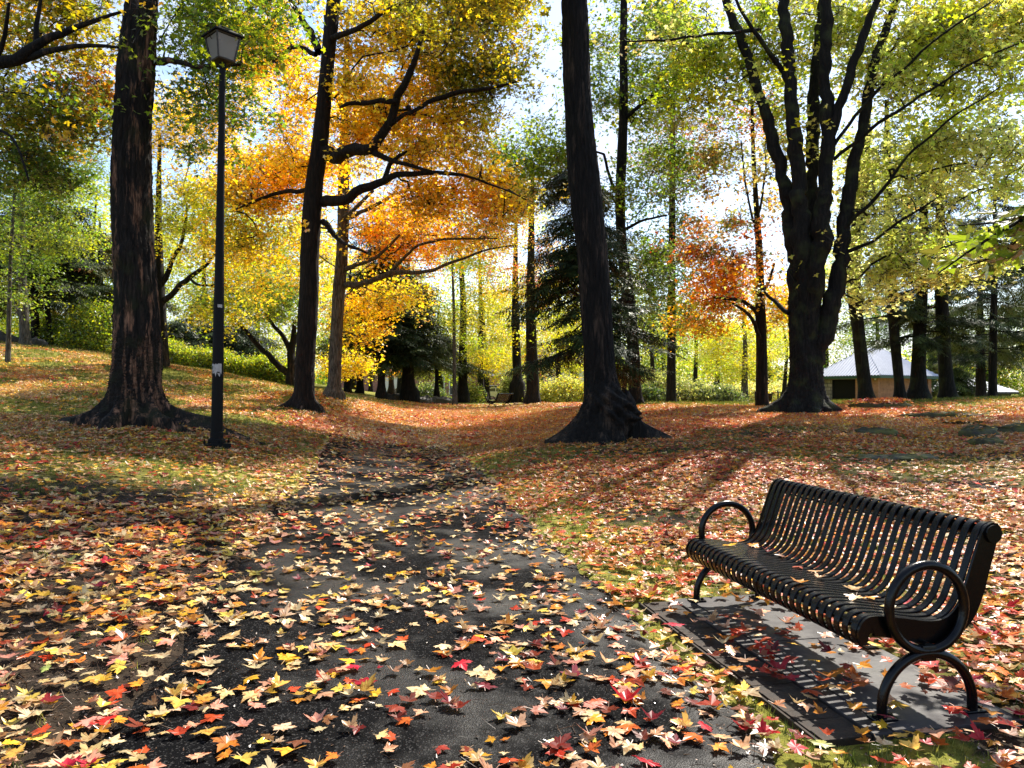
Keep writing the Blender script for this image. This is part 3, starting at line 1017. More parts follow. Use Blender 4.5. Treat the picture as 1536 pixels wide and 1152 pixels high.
def conifer(name, label, Y, trunk, y0px, y1px, reach, pal='needle', bark='bark_f', droop=.25, whorl=.45, per=6, group='conifers of the park', n_sp=5, seed=None, dtop=0, scale=1.0, sparse=1.0, seg=10):
    """trunk polyline in pixels; branches between rows y0px (lowest) and y1px (highest), reach metres at the bottom"""
    NTREE[0] += 1
    rg = np.random.default_rng(seed or NTREE[0] * 23)
    p0 = at(trunk[0][0], trunk[0][1], Y); g = h1(p0[0], p0[1])
    off = np.array([p0[0], p0[1], g])
    w = trunk[0][2] * Y / F
    V, Fc, C, RR = trunk_arrays(trunk, Y, seg, 36, 0, [(rg.uniform(0, 360), w * .3, .5, .18) for _ in range(4)], (), NTREE[0], dtop, sink=max(.4, p0[2] - g + .35))
    root = empty(name, off); tag(root, label, 'tree', group)
    mobj('trunk', new_mesh('trunk', V - off, Fc, [M[bark]], True), root)
    zlo, zhi = at(trunk[0][0], y0px, Y)[2], at(trunk[0][0], y1px, Y)[2]
    z = zlo
    VV, FF, b = [], [], 0
    SP, SR, SC_, CC = [], [], [], []
    while z < zhi:
        f = (z - zlo) / max(zhi - zlo, .1)
        ctr = np.array([np.interp(z, C[:, 2], C[:, k]) for k in range(3)]); ctr[2] = z
        for k in range(per):
            if rg.random() > sparse: continue
            a = rg.uniform(0, 2 * PI)
            L = reach * (1 - f * .75) * rg.uniform(.55, 1.15)
            n = 7
            t = np.linspace(0, 1, n)
            d = np.array([math.cos(a), math.sin(a)])
            pts = np.c_[ctr[0] + d[0] * L * t, ctr[1] + d[1] * L * t, ctr[2] + rg.uniform(-.15, .15) + L * (-droop * t * 1.6 + droop * .9 * t * t + .06 * np.sin(t * 3))]
            rad = (.012 + .012 * L) * (1 - t * .85) 
            v, fc = tube_arrays(pts - off, rad, 3); VV.append(v); FF.append(fc + b); b += len(v)
            m = int(n_sp * L / 1.2) + 2
            for q in range(m):
                tt = rg.uniform(.18, 1.0)
                pp = np.array([np.interp(tt, t, pts[:, c]) for c in range(3)])
                SP.append(pp - off + rg.normal(size=3) * .04); SR.append((rg.normal(0, .2), rg.uniform(0, .5), a + rg.normal(0, .75)))
                SC_.append(rg.uniform(.7, 1.25) * scale)
        z += whorl * rg.uniform(.7, 1.3)
    mobj('branchwork', new_mesh('branchwork', np.vstack(VV), np.vstack(FF), [M[bark]]), root)['kind'] = 'stuff'
    n = len(SP)
    scatter('needle_foliage', 'needles', np.array(SP), np.array(SR), SC_, pick_cols(pal, n, rg) * rg.uniform(.7, 1.3, (n, 1)), root)
    return root


# --- the big maple on the left with the flared roots
tree('maple_tree', 'massive maple trunk with painted lit-brown bark patches and spreading roots, left of the lamp post', 14.4,
     [(204, 626, 37), (203, 600, 35), (203, 575, 34), (205, 545, 32.5), (205, 513, 31), (204, 448, 29), (202, 400, 28), (200, 358, 27), (198, 280, 26.5), (199, 195, 26), (204, 98, 25.5), (212, 0, 23), (214, -120, 21), (216, -300, 20), (222, -480, 10)],
     limbs=[[(232, 92, 0, 6), (262, 90, -.4, 4.5), (310, 100, -.8, 3), (360, 96, -1, 2)], [(214, -60, 0, 14), (300, -140, -.5, 9), (420, -220, -.8, 6), (520, -250, -1, 3)], [(210, -80, 0, 13), (120, -170, .5, 8), (10, -230, .6, 5)]],
     crowns=[(335, 52, -.6, 105, 75, 1.0, 36, {'green': 3, 'ygreen': 1}), (330, 180, -.8, 70, 60, .8, 10, 'green'), (230, -280, 0, 330, 190, 3.0, 14, {'green': 2, 'olive': 1}), (480, -130, -1, 160, 70, 1.5, 10, 'green')],
     bark='bark_a', seg=120, rows=230, ridge=.045, fur=22,
     lobes=[(184, .95, .20, .15), (200, .30, .30, .34), (-92, .42, .26, .18), (-64, .30, .18, .22), (-30, .70, .16, .17), (-8, .85, .15, .15), (10, .5, .15, .18), (-15, .22, .5, .38), (80, .6, .3, .2), (130, .6, .3, .2), (-125, .28, .18, .16), (215, .35, .15, .2)],
     burls=[(at(183, 385, 14.1), .18, .06), (at(232, 500, 14.1), .2, .05)], nspray=10, rho=.38, zmin=4.5, group='large near trees', cshift=.8)

# --- the dark leaning maple right of the path with the burl at its foot
def d_extra(root, off, sk):
    rg = np.random.default_rng(5)
    v, f, _, _ = trunk_arrays([(948, 640, 9), (947, 618, 11), (944, 600, 9), (940, 585, 3)], 15.9, 20, 14, .02, [(0, .3, .4, .1)], (), 9, 0, .3)
    mobj('burl', new_mesh('burl', v - off, f, [M['bark_d']], True), root)


tree('maple_tree', 'tall black leaning trunk with a lumpy burl at its foot, right of the path', 16.0,
     [(898, 660, 42), (902, 640, 38), (905, 622, 32), (905, 605, 27), (904, 578, 23), (901, 545, 21.5), (895, 480, 21.5), (888, 382, 22), (882, 330, 22.5), (875, 260, 22.5), (870, 195, 21.5), (866, 130, 20.5), (862, 0, 20.5), (856, -120, 18), (850, -300, 16), (845, -460, 9)],
     limbs=[[(866, -60, 0, 14), (940, -160, -.5, 9), (1050, -230, -1, 4)], [(858, -80, 0, 13), (760, -120, -.8, 8), (680, -70, -1.6, 5), (600, -20, -2, 2.5)]],
     crowns=[(850, -260, 0, 330, 160, 3.0, 14, {'olive': 2, 'green': 1}), (690, -20, -1.5, 120, 60, 1.0, 30, {'olive': 2, 'gold': 1})],
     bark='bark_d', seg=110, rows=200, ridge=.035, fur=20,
     lobes=[(182, .50, .26, .30), (-150, .3, .25, .24), (-95, .22, .25, .2), (-50, .3, .2, .16), (-15, .18, .2, .12), (10, .22, .18, .10), (90, .5, .3, .2)],
     burls=[(at(928, 612, 15.7), .38, .26), (at(944, 626, 15.8), .22, .24), (at(880, 600, 15.6), .25, .05), (at(905, 595, 15.6), .2, .08)], nspray=10, rho=.40, zmin=7, group='large near trees', extra=d_extra, cshift=1.2)

# --- the golden maple left of the path
tree('maple_tree', 'golden orange maple with a straight red-brown trunk, first beyond the lamp post', 21.0,
     [(455, 609, 17.5), (456, 595, 15), (457, 545, 14), (461, 480, 13.6), (464, 430, 13.4), (465, 382, 13.4), (467, 340, 13.2), (471, 277, 13.5), (479, 228, 13), (483, 180, 11.5), (489, 114, 10.8), (495, 50, 10.5), (501, 0, 10.5), (508, -120, 8), (512, -240, 3)],
     limbs=[[(484, 228, 0, 11), (520, 229, -.6, 9.5), (557, 226, -1.0, 8.5), (572, 206, -1.2, 8), (582, 190, -1.3, 7), (598, 150, -1.5, 6), (612, 115, -1.7, 5), (625, 85, -1.9, 4), (640, 40, -2, 2.5)],
            [(596, 152, -1.5, 4.5), (560, 152, -1.7, 4), (532, 151, -1.8, 3.5), (512, 163, -1.9, 2)],
            [(557, 228, -1, 4.5), (590, 240, -1.4, 3.6), (620, 248, -1.7, 3), (645, 254, -1.9, 2)],
            [(640, 154, -1.2, 3.5), (662, 140, -1.4, 4), (690, 136, -1.5, 3.6), (718, 136, -1.6, 2.8), (750, 126, -1.7, 2), (780, 120, -1.8, 1.3)], [(590, 185, -1.3, 3.5), (615, 168, -1.3, 3), (640, 154, -1.2, 3)],
            [(484, 303, 0, 8), (515, 302, -.5, 7.5), (545, 290, -.9, 7), (575, 272, -1.1, 6), (600, 262, -1.3, 4.5), (640, 258, -1.5, 3.5), (690, 262, -1.7, 2.4), (740, 278, -1.8, 1.6), (790, 300, -2, 1)],
            [(575, 272, -1.1, 4), (582, 255, -1.1, 3.5), (600, 235, -1.3, 2.5), (610, 228, -1.4, 1.5)],
            [(478, 78, 0, 6), (462, 45, .4, 5), (445, 15, .6, 4), (430, -15, .8, 3)], [(474, 82, 0, 4), (455, 68, .2, 3.4), (436, 72, .4, 2.8), (420, 84, .5, 2), (408, 93, .6, 1.3)],
            [(490, 58, 0, 5), (540, 40, -.8, 4), (585, 10, -1.5, 3), (640, -10, -2, 2)],
            [(484, 332, 0, 4.5), (500, 352, -.4, 4), (520, 366, -.7, 3), (548, 378, -1, 1.8)],
            [(460, 285, 0, 3.5), (425, 288, .6, 3), (385, 300, 1, 2.2), (350, 316, 1.2, 1.4)]],
     crowns=[(560, 150, -1.2, 120, 80, 1.2, 60, 'gold'), (630, 205, -1.6, 110, 45, .9, 48, {'gold': 3, 'yellow': 1}), (470, 200, -1.3, 60, 70, .8, 22, 'gold'), (420, 275, .3, 95, 45, 1.2, 50, {'gold': 3, 'orange': 1}),
             (405, 60, .8, 60, 70, 1.2, 36, 'gold'), (700, 50, -1.9, 100, 80, 1.1, 70, {'olive': 3, 'gold': 1.3}), (560, 40, -1.4, 80, 60, 1, 40, {'olive': 2, 'gold': 2}),
             (735, 130, -1.8, 70, 60, .8, 24, {'olive': 3, 'ygreen': 1}), (690, 300, -1.5, 100, 45, 1, 40, {'orange': 2, 'gold': 2}), (360, 330, 1, 60, 70, 1, 22, {'gold': 2, 'ygreen': 1}),
             (570, -100, -1, 170, 70, 2, 12, 'gold')],
     bark='bark_b', seg=48, rows=120, ridge=.022, fur=16, lobes=[(200, .45, .25, .13), (-20, .28, .25, .16), (-90, .2, .25, .16), (100, .3, .3, .2), (150, .2, .2, .2)], nspray=11, rho=.37, zmin=3.6, group='large near trees', fine=4, cshift=1.9, lscale=1.12, dens=.85, twigs=.85, tip=.011)

# --- the grey brown maple just behind it
tree('maple_tree', 'orange-leaved maple with a grizzled grey-brown trunk just behind the golden maple', 27.0,
     [(501, 590, 12.5), (502, 575, 10), (503, 540, 9.8), (505, 500, 9.6), (507, 460, 9.8), (509, 430, 9.5), (513, 380, 9), (515, 320, 8.5), (516, 250, 8), (518, 170, 6), (520, 80, 4), (522, 20, 2)],
     limbs=[[(516, 428, 0, 5), (535, 424, -.5, 4.6), (560, 418, -1, 4), (585, 408, -1.2, 4.5), (610, 410, -1.4, 3.2), (645, 406, -1.6, 2.8), (690, 388, -1.9, 2), (720, 375, -2, 1.5), (770, 370, -2.4, 1)],
            [(516, 405, 0, 4), (535, 395, -.6, 3.4), (555, 392, -.8, 3), (575, 378, -1, 2.4), (600, 352, -1.3, 1.6)],
            [(586, 408, -1.2, 3), (600, 390, -1.4, 2.6), (625, 370, -1.6, 2.2), (660, 358, -1.9, 2), (700, 360, -2.1, 1.5), (745, 358, -2.4, 1)],
            [(511, 330, 0, 4), (530, 310, -.5, 3), (560, 285, -.8, 2.2)], [(514, 330, 0, 4), (545, 315, -.8, 3), (600, 290, -1.4, 2), (640, 280, -1.6, 1.2)],
            [(508, 360, 0, 3), (495, 345, .4, 2), (475, 340, .8, 1.4)]],
     crowns=[(630, 350, -1.5, 90, 45, 1.2, 50, {'orange': 3, 'gold': 1}), (570, 330, -1, 60, 35, 1.2, 30, {'gold': 2, 'orange': 2}), (540, 470, -.8, 45, 45, 1, 34, {'gold': 2, 'yellow': 2}), (470, 390, .5, 40, 50, 1, 24, {'yellow': 2, 'gold': 1}),
             (600, 440, -1, 40, 25, 1, 16, {'gold': 1, 'ygreen': 1}), (520, 200, 0, 90, 90, 1.6, 40, 'gold'), (740, 320, -2, 60, 50, 1.2, 26, {'orange': 2, 'ygreen': 2}), (525, 550, .5, 26, 22, .7, 18, 'yellow')],
     bark='bark_g', seg=32, rows=90, ridge=.02, nspray=10, rho=.42, zmin=3.6, group='large near trees', cshift=1.8, dens=.85, twigs=.85, tip=.011)
M['bark_h'] = bark_mat('bark_maple_dark', (.008, .0065, .005), (.026, .02, .016), moss=(.03, .036, .012))

# --- the many-stemmed maple on the right
tree('maple_tree', 'huge many-stemmed maple with pale lime leaves, left of the stone hut', 22.0,
     [(1205, 613, 33), (1206, 600, 29), (1208, 585, 26), (1209, 560, 24), (1208, 500, 22), (1207, 450, 22), (1209, 410, 20), (1211, 370, 15), (1211, 340, 10), (1210, 315, 6)],
     stems=[[(1206, 500, .05, 11), (1201, 440, .05, 14.5), (1195, 380, .05, 14.5), (1188, 335, 0, 13), (1181, 298, 0, 11), (1172, 262, 0, 9.5), (1160, 215, .1, 9), (1145, 160, .2, 7.5), (1130, 110, .3, 7), (1108, 50, .4, 6.5), (1088, 0, .5, 6), (1060, -90, .7, 4), (1030, -200, 1, 2)],
            [(1208, 500, -.1, 11), (1205, 430, -.2, 14), (1203, 370, -.3, 14), (1200, 310, -.4, 12.5), (1196, 260, -.4, 11), (1190, 180, -.4, 10), (1185, 100, -.3, 9), (1176, 20, -.2, 8), (1168, -80, 0, 6), (1160, -260, 0, 2.5)],
            [(1210, 500, .1, 11), (1213, 420, .35, 14), (1215, 360, .5, 13), (1216, 310, .6, 11.5), (1218, 250, .7, 9.5), (1221, 160, .8, 9), (1222, 110, .8, 8), (1230, 50, .9, 7), (1236, -30, 1, 5), (1250, -180, 1, 2.5)],
            [(1211, 510, -.1, 11), (1218, 450, -.3, 14), (1225, 400, -.45, 14.5), (1232, 350, -.6, 13.5), (1238, 290, -.6, 11.5), (1241, 200, -.6, 10), (1238, 130, -.6, 9), (1238, 60, -.6, 8.5), (1240, 0, -.6, 8), (1244, -120, -.5, 5), (1250, -260, -.4, 2.5)],
            [(1242, 210, -.6, 8), (1256, 165, -.8, 7.5), (1272, 125, -.9, 7), (1284, 85, -1, 6.5), (1300, 45, -1.1, 6), (1316, 0, -1.2, 5), (1340, -90, -1.3, 3), (1360, -180, -1.3, 1.5)],
            [(1210, 580, 0, 14), (1222, 540, -.1, 14), (1243, 485, -.2, 14), (1257, 430, -.3, 12), (1262, 370, -.3, 11), (1270, 310, -.3, 10), (1280, 250, -.3, 9), (1288, 215, -.3, 8), (1300, 160, -.2, 7.5), (1310, 100, -.1, 7), (1326, 50, 0, 6), (1345, 0, .1, 4.5), (1380, -90, .3, 3)]],
     limbs=[[(1243, 232, -.6, 3), (1285, 172, -1, 2.6), (1340, 112, -1.6, 2.2), (1410, 55, -2.4, 1.8), (1490, 0, -3, 1.2)],
            [(1250, 240, -.4, 3), (1300, 200, -1, 2.6), (1370, 150, -1.7, 2.2), (1460, 95, -2.3, 1.6), (1540, 60, -3, 1)],
            [(1262, 350, -.3, 3.4), (1310, 300, -1, 2.6), (1370, 225, -1.7, 2), (1430, 175, -2.2, 1.4), (1500, 130, -2.8, 1)],
            [(1180, 120, 0, 4.5), (1168, 95, -.3, 4), (1150, 70, -.6, 3.4), (1120, 30, -.8, 2.6), (1095, -10, -1, 2)],
            [(1140, 45, .2, 3), (1080, 50, -.3, 2.4), (1010, 60, -.8, 1.8), (940, 62, -1.4, 1.2)],
            [(1184, 470, 0, 3.5), (1165, 462, .4, 3), (1150, 445, .8, 2.4), (1142, 420, 1, 1.6)],
            [(1262, 380, -.3, 3.5), (1300, 370, -.8, 2.6), (1350, 330, -1.4, 2), (1400, 300, -1.9, 1.2)]],
     crowns=[(1330, 80, -1.2, 130, 80, 1.8, 60, {'lime': 3, 'ygreen': 1}), (1440, 90, -1.8, 110, 90, 1.5, 60, {'lime': 2, 'yellow': 1, 'ygreen': 1}), (1360, 240, -1.4, 130, 70, 1.4, 60, {'lime': 3, 'pale': 1}), (1470, 240, -2, 90, 70, 1.4, 34, {'pale': 2, 'lime': 2}),
             (1260, 330, -2.2, 60, 60, .7, 15, 'pale'), (1300, 410, -1.7, 60, 60, 1, 20, 'pale'), (1180, 110, -1, 110, 100, 1.6, 34, {'lime': 1, 'ygreen': 2}), (1080, 60, -.4, 90, 70, 1.4, 36, {'ygreen': 2, 'green': 1, 'lime': 1}),
             (1170, 240, -1.2, 50, 40, .8, 10, 'lime'), (1500, 30, -1, 90, 70, 1.5, 40, {'yellow': 1, 'lime': 2}), (1040, 130, 0, 60, 60, 1.4, 14, {'ygreen': 2, 'green': 1}), (1240, 20, 0, 90, 50, 1.6, 24, {'ygreen': 2, 'lime': 2}), (1400, 380, -1.4, 120, 50, 1.5, 34, {'lime': 2, 'olive': 1}), (1280, -90, 0, 260, 70, 3, 18, 'lime')],
     bark='bark_h', seg=84, rows=120, ridge=.05, fur=16, lobes=[(185, .70, .28, .30), (-5, .45, .25, .22), (-90, .28, .28, .2), (-50, .25, .2, .2), (90, .5, .3, .3), (140, .4, .3, .3), (-140, .28, .2, .24)],
     nspray=8, rho=.40, zmin=4.5, group='large near trees', fine=4, cshift=2.0, lscale=1.4, dens=.9, twigs=.5, tip=.012)

# --- slim dark tree behind the leaning maple
tree('maple_tree', 'slim black crooked trunk with green leaves, just behind the burl tree', 28.0,
     [(953, 603, 11), (952, 580, 9), (951, 540, 8.5), (948, 500, 8.5), (943, 450, 9.5), (940, 425, 9), (934, 385, 8), (931, 340, 7.5), (930, 290, 8), (932, 250, 8), (934, 200, 7), (936, 140, 6.5), (935, 70, 5.5), (936, 0, 5), (940, -120, 3), (942, -220, 1.5)],
     limbs=[[(928, 300, 0, 3), (915, 270, -.5, 2.6), (905, 230, -1, 2)], [(936, 180, 0, 3.5), (965, 150, -.5, 2.6), (1000, 130, -.8, 1.8)], [(935, 345, 0, 2.5), (960, 330, -.5, 2), (1000, 322, -.9, 1.4)], [(941, 440, 0, 3), (925, 455, -.5, 6), (918, 470, -.6, 3)]],
     crowns=[(945, 90, -.5, 95, 110, 1.6, 80, {'green': 3, 'ygreen': 1}), (960, 270, -.6, 80, 70, 1.4, 36, {'green': 3, 'deep': 1}), (800, 250, -1.5, 60, 70, 1.4, 46, {'green': 3, 'ygreen': 1}), (960, 390, -.4, 60, 50, 1.2, 26, {'green': 2, 'deep': 2}), (950, -90, 0, 110, 90, 2, 26, 'green')],
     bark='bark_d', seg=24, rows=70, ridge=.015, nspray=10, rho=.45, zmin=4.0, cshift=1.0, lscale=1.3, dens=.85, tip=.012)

tree('larch_tree', 'straight thin trunk with sparse rusty and green tiers, rising in front of the round shrubs', 38.0,
     [(1007, 606, 8), (1007, 560, 6.5), (1007, 480, 6), (1008, 400, 5.5), (1008, 300, 5), (1009, 200, 4), (1010, 100, 3), (1010, 0, 2)],
     crowns=[(1010, 230, 0, 60, 80, 1.6, 44, {'rust': 3, 'deep': 1}), (1005, 390, 0, 60, 80, 1.6, 46, {'rust': 2, 'deep': 3}), (1010, 80, 0, 60, 90, 1.5, 34, {'rust': 1, 'green': 1}), (1000, 470, 0, 50, 40, 1.6, 20, {'deep': 2, 'ygreen': 1})],
     bark='bark_f', nspray=14, rho=.6, key='spray_far', lscale=.8, zmin=4, up=-.05, clear=-1)

tree('maple_tree', 'small spreading maple with orange-red leaves, black litter bin behind its trunk', 26.0,
     [(1143, 611, 10), (1143, 590, 8.5), (1143, 540, 8), (1142, 500, 7.5), (1140, 460, 7), (1140, 420, 6), (1138, 360, 5), (1134, 300, 4), (1130, 230, 3.2), (1128, 160, 2.5), (1126, 60, 1.5)],
     limbs=[[(1140, 475, 0, 3.6), (1125, 455, -.4, 3.2), (1110, 448, -.7, 2.8), (1090, 445, -1, 2.2), (1070, 447, -1.2, 1.4)], [(1141, 512, 0, 3.2), (1134, 490, -.4, 3), (1120, 465, -.8, 2.4), (1100, 455, -1, 1.6)],
            [(1142, 440, 0, 3), (1155, 425, .3, 2.4), (1162, 395, .4, 1.6)], [(1134, 345, 0, 2), (1120, 290, -.3, 1.6), (1112, 210, -.4, 1)], [(1137, 330, 0, 2), (1148, 260, .3, 1.5), (1150, 180, .4, 1)]],
     crowns=[(1095, 425, -.7, 55, 35, 1.2, 34, {'orange': 3, 'red': .6}), (1150, 460, .3, 40, 30, 1, 16, {'orange': 2, 'ygreen': 1}), (1090, 360, -.4, 70, 40, 1.4, 20, {'red': 2, 'rust': 2}), (1110, 240, 0, 65, 110, 1.6, 34, {'red': 1, 'rust': 2, 'green': 1}), (1050, 480, -.6, 40, 30, 1, 12, {'orange': 1, 'ygreen': 2})],
     bark='bark_d', seg=18, rows=60, nspray=11, rho=.45, zmin=3, cshift=.6, lscale=1.2, dens=.75)

# --- tree off the left edge whose limbs cross the top left corner
tree('maple_tree', 'maple outside the left edge whose black limbs reach into the top left corner', 13.0,
     [(-220, 672, 30), (-215, 560, 24), (-205, 400, 22), (-200, 260, 20), (-190, 100, 18), (-180, -60, 14), (-170, -240, 8)],
     limbs=[[(-190, 210, 0, 14), (-110, 150, -.2, 12), (-50, 105, -.4, 10.5), (0, 90, -.5, 9.5), (25, 92, -.5, 9), (48, 86, -.5, 8), (58, 70, -.5, 6.5), (95, 52, -.6, 5), (140, 35, -.7, 3.5), (185, 18, -.8, 2)],
            [(30, 92, -.5, 5.5), (60, 80, -.6, 5), (95, 66, -.7, 4.2), (130, 66, -.8, 3.2), (175, 72, -.9, 2)], [(52, 76, -.5, 5), (54, 50, -.5, 4.2), (60, 20, -.5, 3.2), (66, -20, -.6, 2)],
            [(-60, 110, -.3, 5), (0, 82, -.6, 3.5), (8, 45, -.8, 3), (14, 5, -1, 2)], [(-190, 280, 0, 6), (-100, 200, -.4, 4), (0, 190, -.7, 2.4), (30, 215, -.9, 1.8), (45, 270, -1, 1.2)]],
     crowns=[(60, 30, -.6, 110, 70, 1.0, 34, {'olive': 3, 'orange': .6}), (50, 170, -.9, 100, 60, .9, 28, {'olive': 3, 'green': 1, 'orange': .4}), (135, 120, -.4, 35, 60, .6, 12, {'olive': 2, 'red': .5}), (-200, -60, 0, 200, 180, 2.5, 30, 'olive'), (30, 260, -1, 70, 40, .6, 14, 'green')],
     bark='bark_d', seg=20, rows=60, nspray=11, rho=.40, zmin=3.4, group='large near trees', cshift=3.2)

# --- tree off the right edge with a low bough of big leaves
def bough_extra(root, off, sk):
    rg = random.Random(12)
    V0, F0 = None, None
    line = np.array([(1400, 418), (1440, 385), (1500, 345), (1580, 310), (1680, 292)], float)
    line2 = np.array([(1450, 400), (1480, 395), (1520, 370), (1560, 318)], float)
    line3 = np.array([(1440, 340), (1480, 335), (1530, 330), (1580, 310)], float)
    for k in range(118):
        L = line if k % 3 == 0 else line2 if k % 3 == 1 else line3
        s = rg.random() ** .8 * (len(L) - 1); i0 = min(int(s), len(L) - 2)
        q = L[i0] + (L[i0 + 1] - L[i0]) * (s - i0)
        hang = rg.random() < .22
        p = at(q[0] + rg.gauss(0, 13), q[1] + rg.gauss(0, 11) + (14 if hang else 0), 5.4 + rg.uniform(-.28, .28))
        o = bpy.data.objects.new('leaf', bough_meshes[k % 5]); link(o, root)
        o.location = p - off; o.scale = (rg.uniform(.75, 1.1),) * 3
        o.rotation_euler = (-rg.uniform(.9, 1.5), rg.uniform(-.4, .4), rg.uniform(-.8, .8)) if hang else (rg.uniform(-.45, .1), rg.uniform(-.35, .35), rg.uniform(1.0, 2.6))
        o.color = (.26, .32, .03, 1) if hang else rg.choice([(.05, .08, .010, 1), (.09, .13, .014, 1), (.035, .055, .008, 1), (.12, .14, .015, 1)])


tree('maple_tree', 'maple outside the right edge whose low bough of large green leaves hangs into view', 5.4,
     [(2300, 1010, 60), (2290, 700, 50), (2270, 300, 44), (2260, -300, 40), (2250, -900, 26)],
     limbs=[[(2270, 330, 0, 16), (2050, 300, 0, 10), (1850, 290, 0, 7), (1680, 292, 0, 5), (1580, 310, 0, 3.5), (1500, 345, 0, 2.6), (1440, 385, 0, 1.8), (1405, 412, 0, 1)],
            [(1580, 310, 0, 3), (1530, 330, -.1, 2.2), (1480, 335, -.15, 1.5), (1440, 340, -.2, 1)], [(1560, 318, 0, 2.6), (1520, 370, .1, 2), (1480, 395, .15, 1.4), (1450, 400, .2, 1)]],
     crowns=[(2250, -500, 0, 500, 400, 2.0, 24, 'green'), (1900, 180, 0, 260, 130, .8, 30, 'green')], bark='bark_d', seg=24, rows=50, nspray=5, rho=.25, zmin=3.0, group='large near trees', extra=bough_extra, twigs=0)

# --- left background
tree('maple_sapling', 'slender young maple with a thin pole trunk at the left edge of the slope', 27.0,
     [(12, 543, 4), (13, 500, 3.2), (14, 440, 3), (16, 380, 2.6), (20, 320, 2.2), (24, 260, 1.4)],
     crowns=[(40, 340, 0, 70, 60, 1.4, 46, {'green': 3, 'ygreen': 1}), (20, 430, 0, 60, 35, 1.2, 16, 'green'), (60, 240, 0, 60, 50, 1.2, 22, 'green')], nspray=8, rho=.4, zmin=3.5, bark='bark_g', seg=10)
tree('ash_tree', 'grey-barked tree beside the upper path, second trunk from the left edge', 36.0,
     [(38, 521, 8.5), (37, 490, 7), (35, 450, 6.5), (33, 410, 6), (32, 360, 5), (32, 300, 4), (33, 220, 2.5)],
     limbs=[[(34, 475, 0, 3), (24, 462, 0, 2.4), (10, 440, 0, 1.6)]],
     crowns=[(90, 330, 0, 90, 80, 2, 60, {'green': 3, 'ygreen': 1}), (20, 400, 0, 60, 30, 2, 16, 'green'), (110, 210, 0, 80, 70, 2, 40, {'green': 2, 'olive': 1})], nspray=9, rho=.5, key='spray_far', lscale=.7, zmin=5, bark='bark_g')
conifer('spruce_tree', 'dark spruce behind the grey-barked tree on the left slope', 40.0, [(53, 515, 6), (52, 450, 5), (50, 350, 3.5), (50, 230, 1)], 440, 240, 4.2, whorl=.7, per=5, n_sp=6, scale=1.5)
conifer('spruce_tree', 'dark leaning spruce on the left slope nearest to the big maple trunk', 40.0, [(76, 514, 4), (72, 470, 3.6), (68, 430, 3.2), (90, 340, 2), (110, 300, 1)], 440, 310, 3.6, whorl=.6, per=6, n_sp=6, scale=1.5)
conifer('spruce_tree', 'brown-green spruce spreading behind the big maple trunk on the left', 43.0, [(150, 505, 6), (150, 440, 5), (150, 380, 3), (150, 330, 1)], 450, 340, 4.6, pal={'hemlock': 2, 'rust': 1}, whorl=.6, per=6, n_sp=6, scale=1.5)
tree('maple_tree', 'yellow maple whose arched limbs show between the big trunk and the lamp post', 30.0,
     [(243, 546, 12), (242, 520, 10), (240, 480, 9.5), (239, 450, 9), (238, 420, 8), (238, 360, 5.5), (238, 300, 4), (240, 200, 2)],
     limbs=[[(243, 452, 0, 5), (262, 440, -.4, 4.4), (285, 420, -.8, 3.6), (305, 400, -1, 2.6), (325, 375, -1.2, 1.8)], [(243, 425, 0, 4.5), (258, 395, -.3, 3.6), (272, 360, -.5, 2.6), (282, 310, -.6, 1.8)], [(285, 418, -.8, 2), (300, 430, -1, 1.8), (330, 425, -1.4, 1.2)]],
     crowns=[(290, 210, -.4, 90, 80, 1.8, 60, {'gold': 3, 'yellow': 1}), (300, 330, -.6, 90, 60, 1.6, 50, {'yellow': 1, 'ygreen': 3}), (370, 400, -1, 60, 50, 1.4, 32, {'gold': 2, 'ygreen': 1}), (370, 120, -.6, 60, 60, 1.4, 24, {'gold': 3}), (330, 470, -1, 50, 25, 1.2, 12, {'ygreen': 2, 'gold': 1})],
     nspray=10, rho=.5, key='spray_fine', zmin=5, bark='bark_d')
tree('cherry_tree', 'low dark tree with long limbs leaning left over the clipped hedge', 33.0,
     [(436, 568, 8), (438, 550, 7), (436, 530, 6), (440, 510, 4.5), (442, 480, 2.5)],
     limbs=[[(434, 562, 0, 5), (415, 545, -.2, 4.6), (395, 525, -.4, 4.2), (372, 500, -.6, 3.4), (352, 480, -.8, 2.6), (340, 465, -1, 1.8)], [(436, 530, 0, 4.5), (424, 505, 0, 3.6), (410, 485, 0, 2.6), (398, 470, 0, 1.8)], [(352, 480, -.8, 1.6), (340, 470, -.8, 1.4), (325, 472, -.9, 1)]],
     crowns=[(390, 445, -.3, 85, 45, 1.8, 60, {'green': 2, 'ygreen': 1, 'deep': 1}), (330, 455, -.8, 40, 25, 1, 14, 'green'), (440, 460, .4, 40, 50, 1, 20, 'green')], nspray=9, rho=.5, zmin=1, bark='bark_d')
conifer('yew_tree', 'dark spreading yew between the hedge and the red-brown trunk', 42.0, [(350, 552, 6), (350, 520, 4), (350, 480, 2)], 545, 485, 3.6, whorl=.4, per=8, n_sp=6, scale=1.6)
conifer('yew_tree', 'dark bushy yew low above the clipped hedge, near the lamp post', 42.0, [(290, 545, 5), (288, 500, 4), (288, 460, 2)], 540, 470, 3.4, whorl=.4, per=8, n_sp=6, scale=1.6)

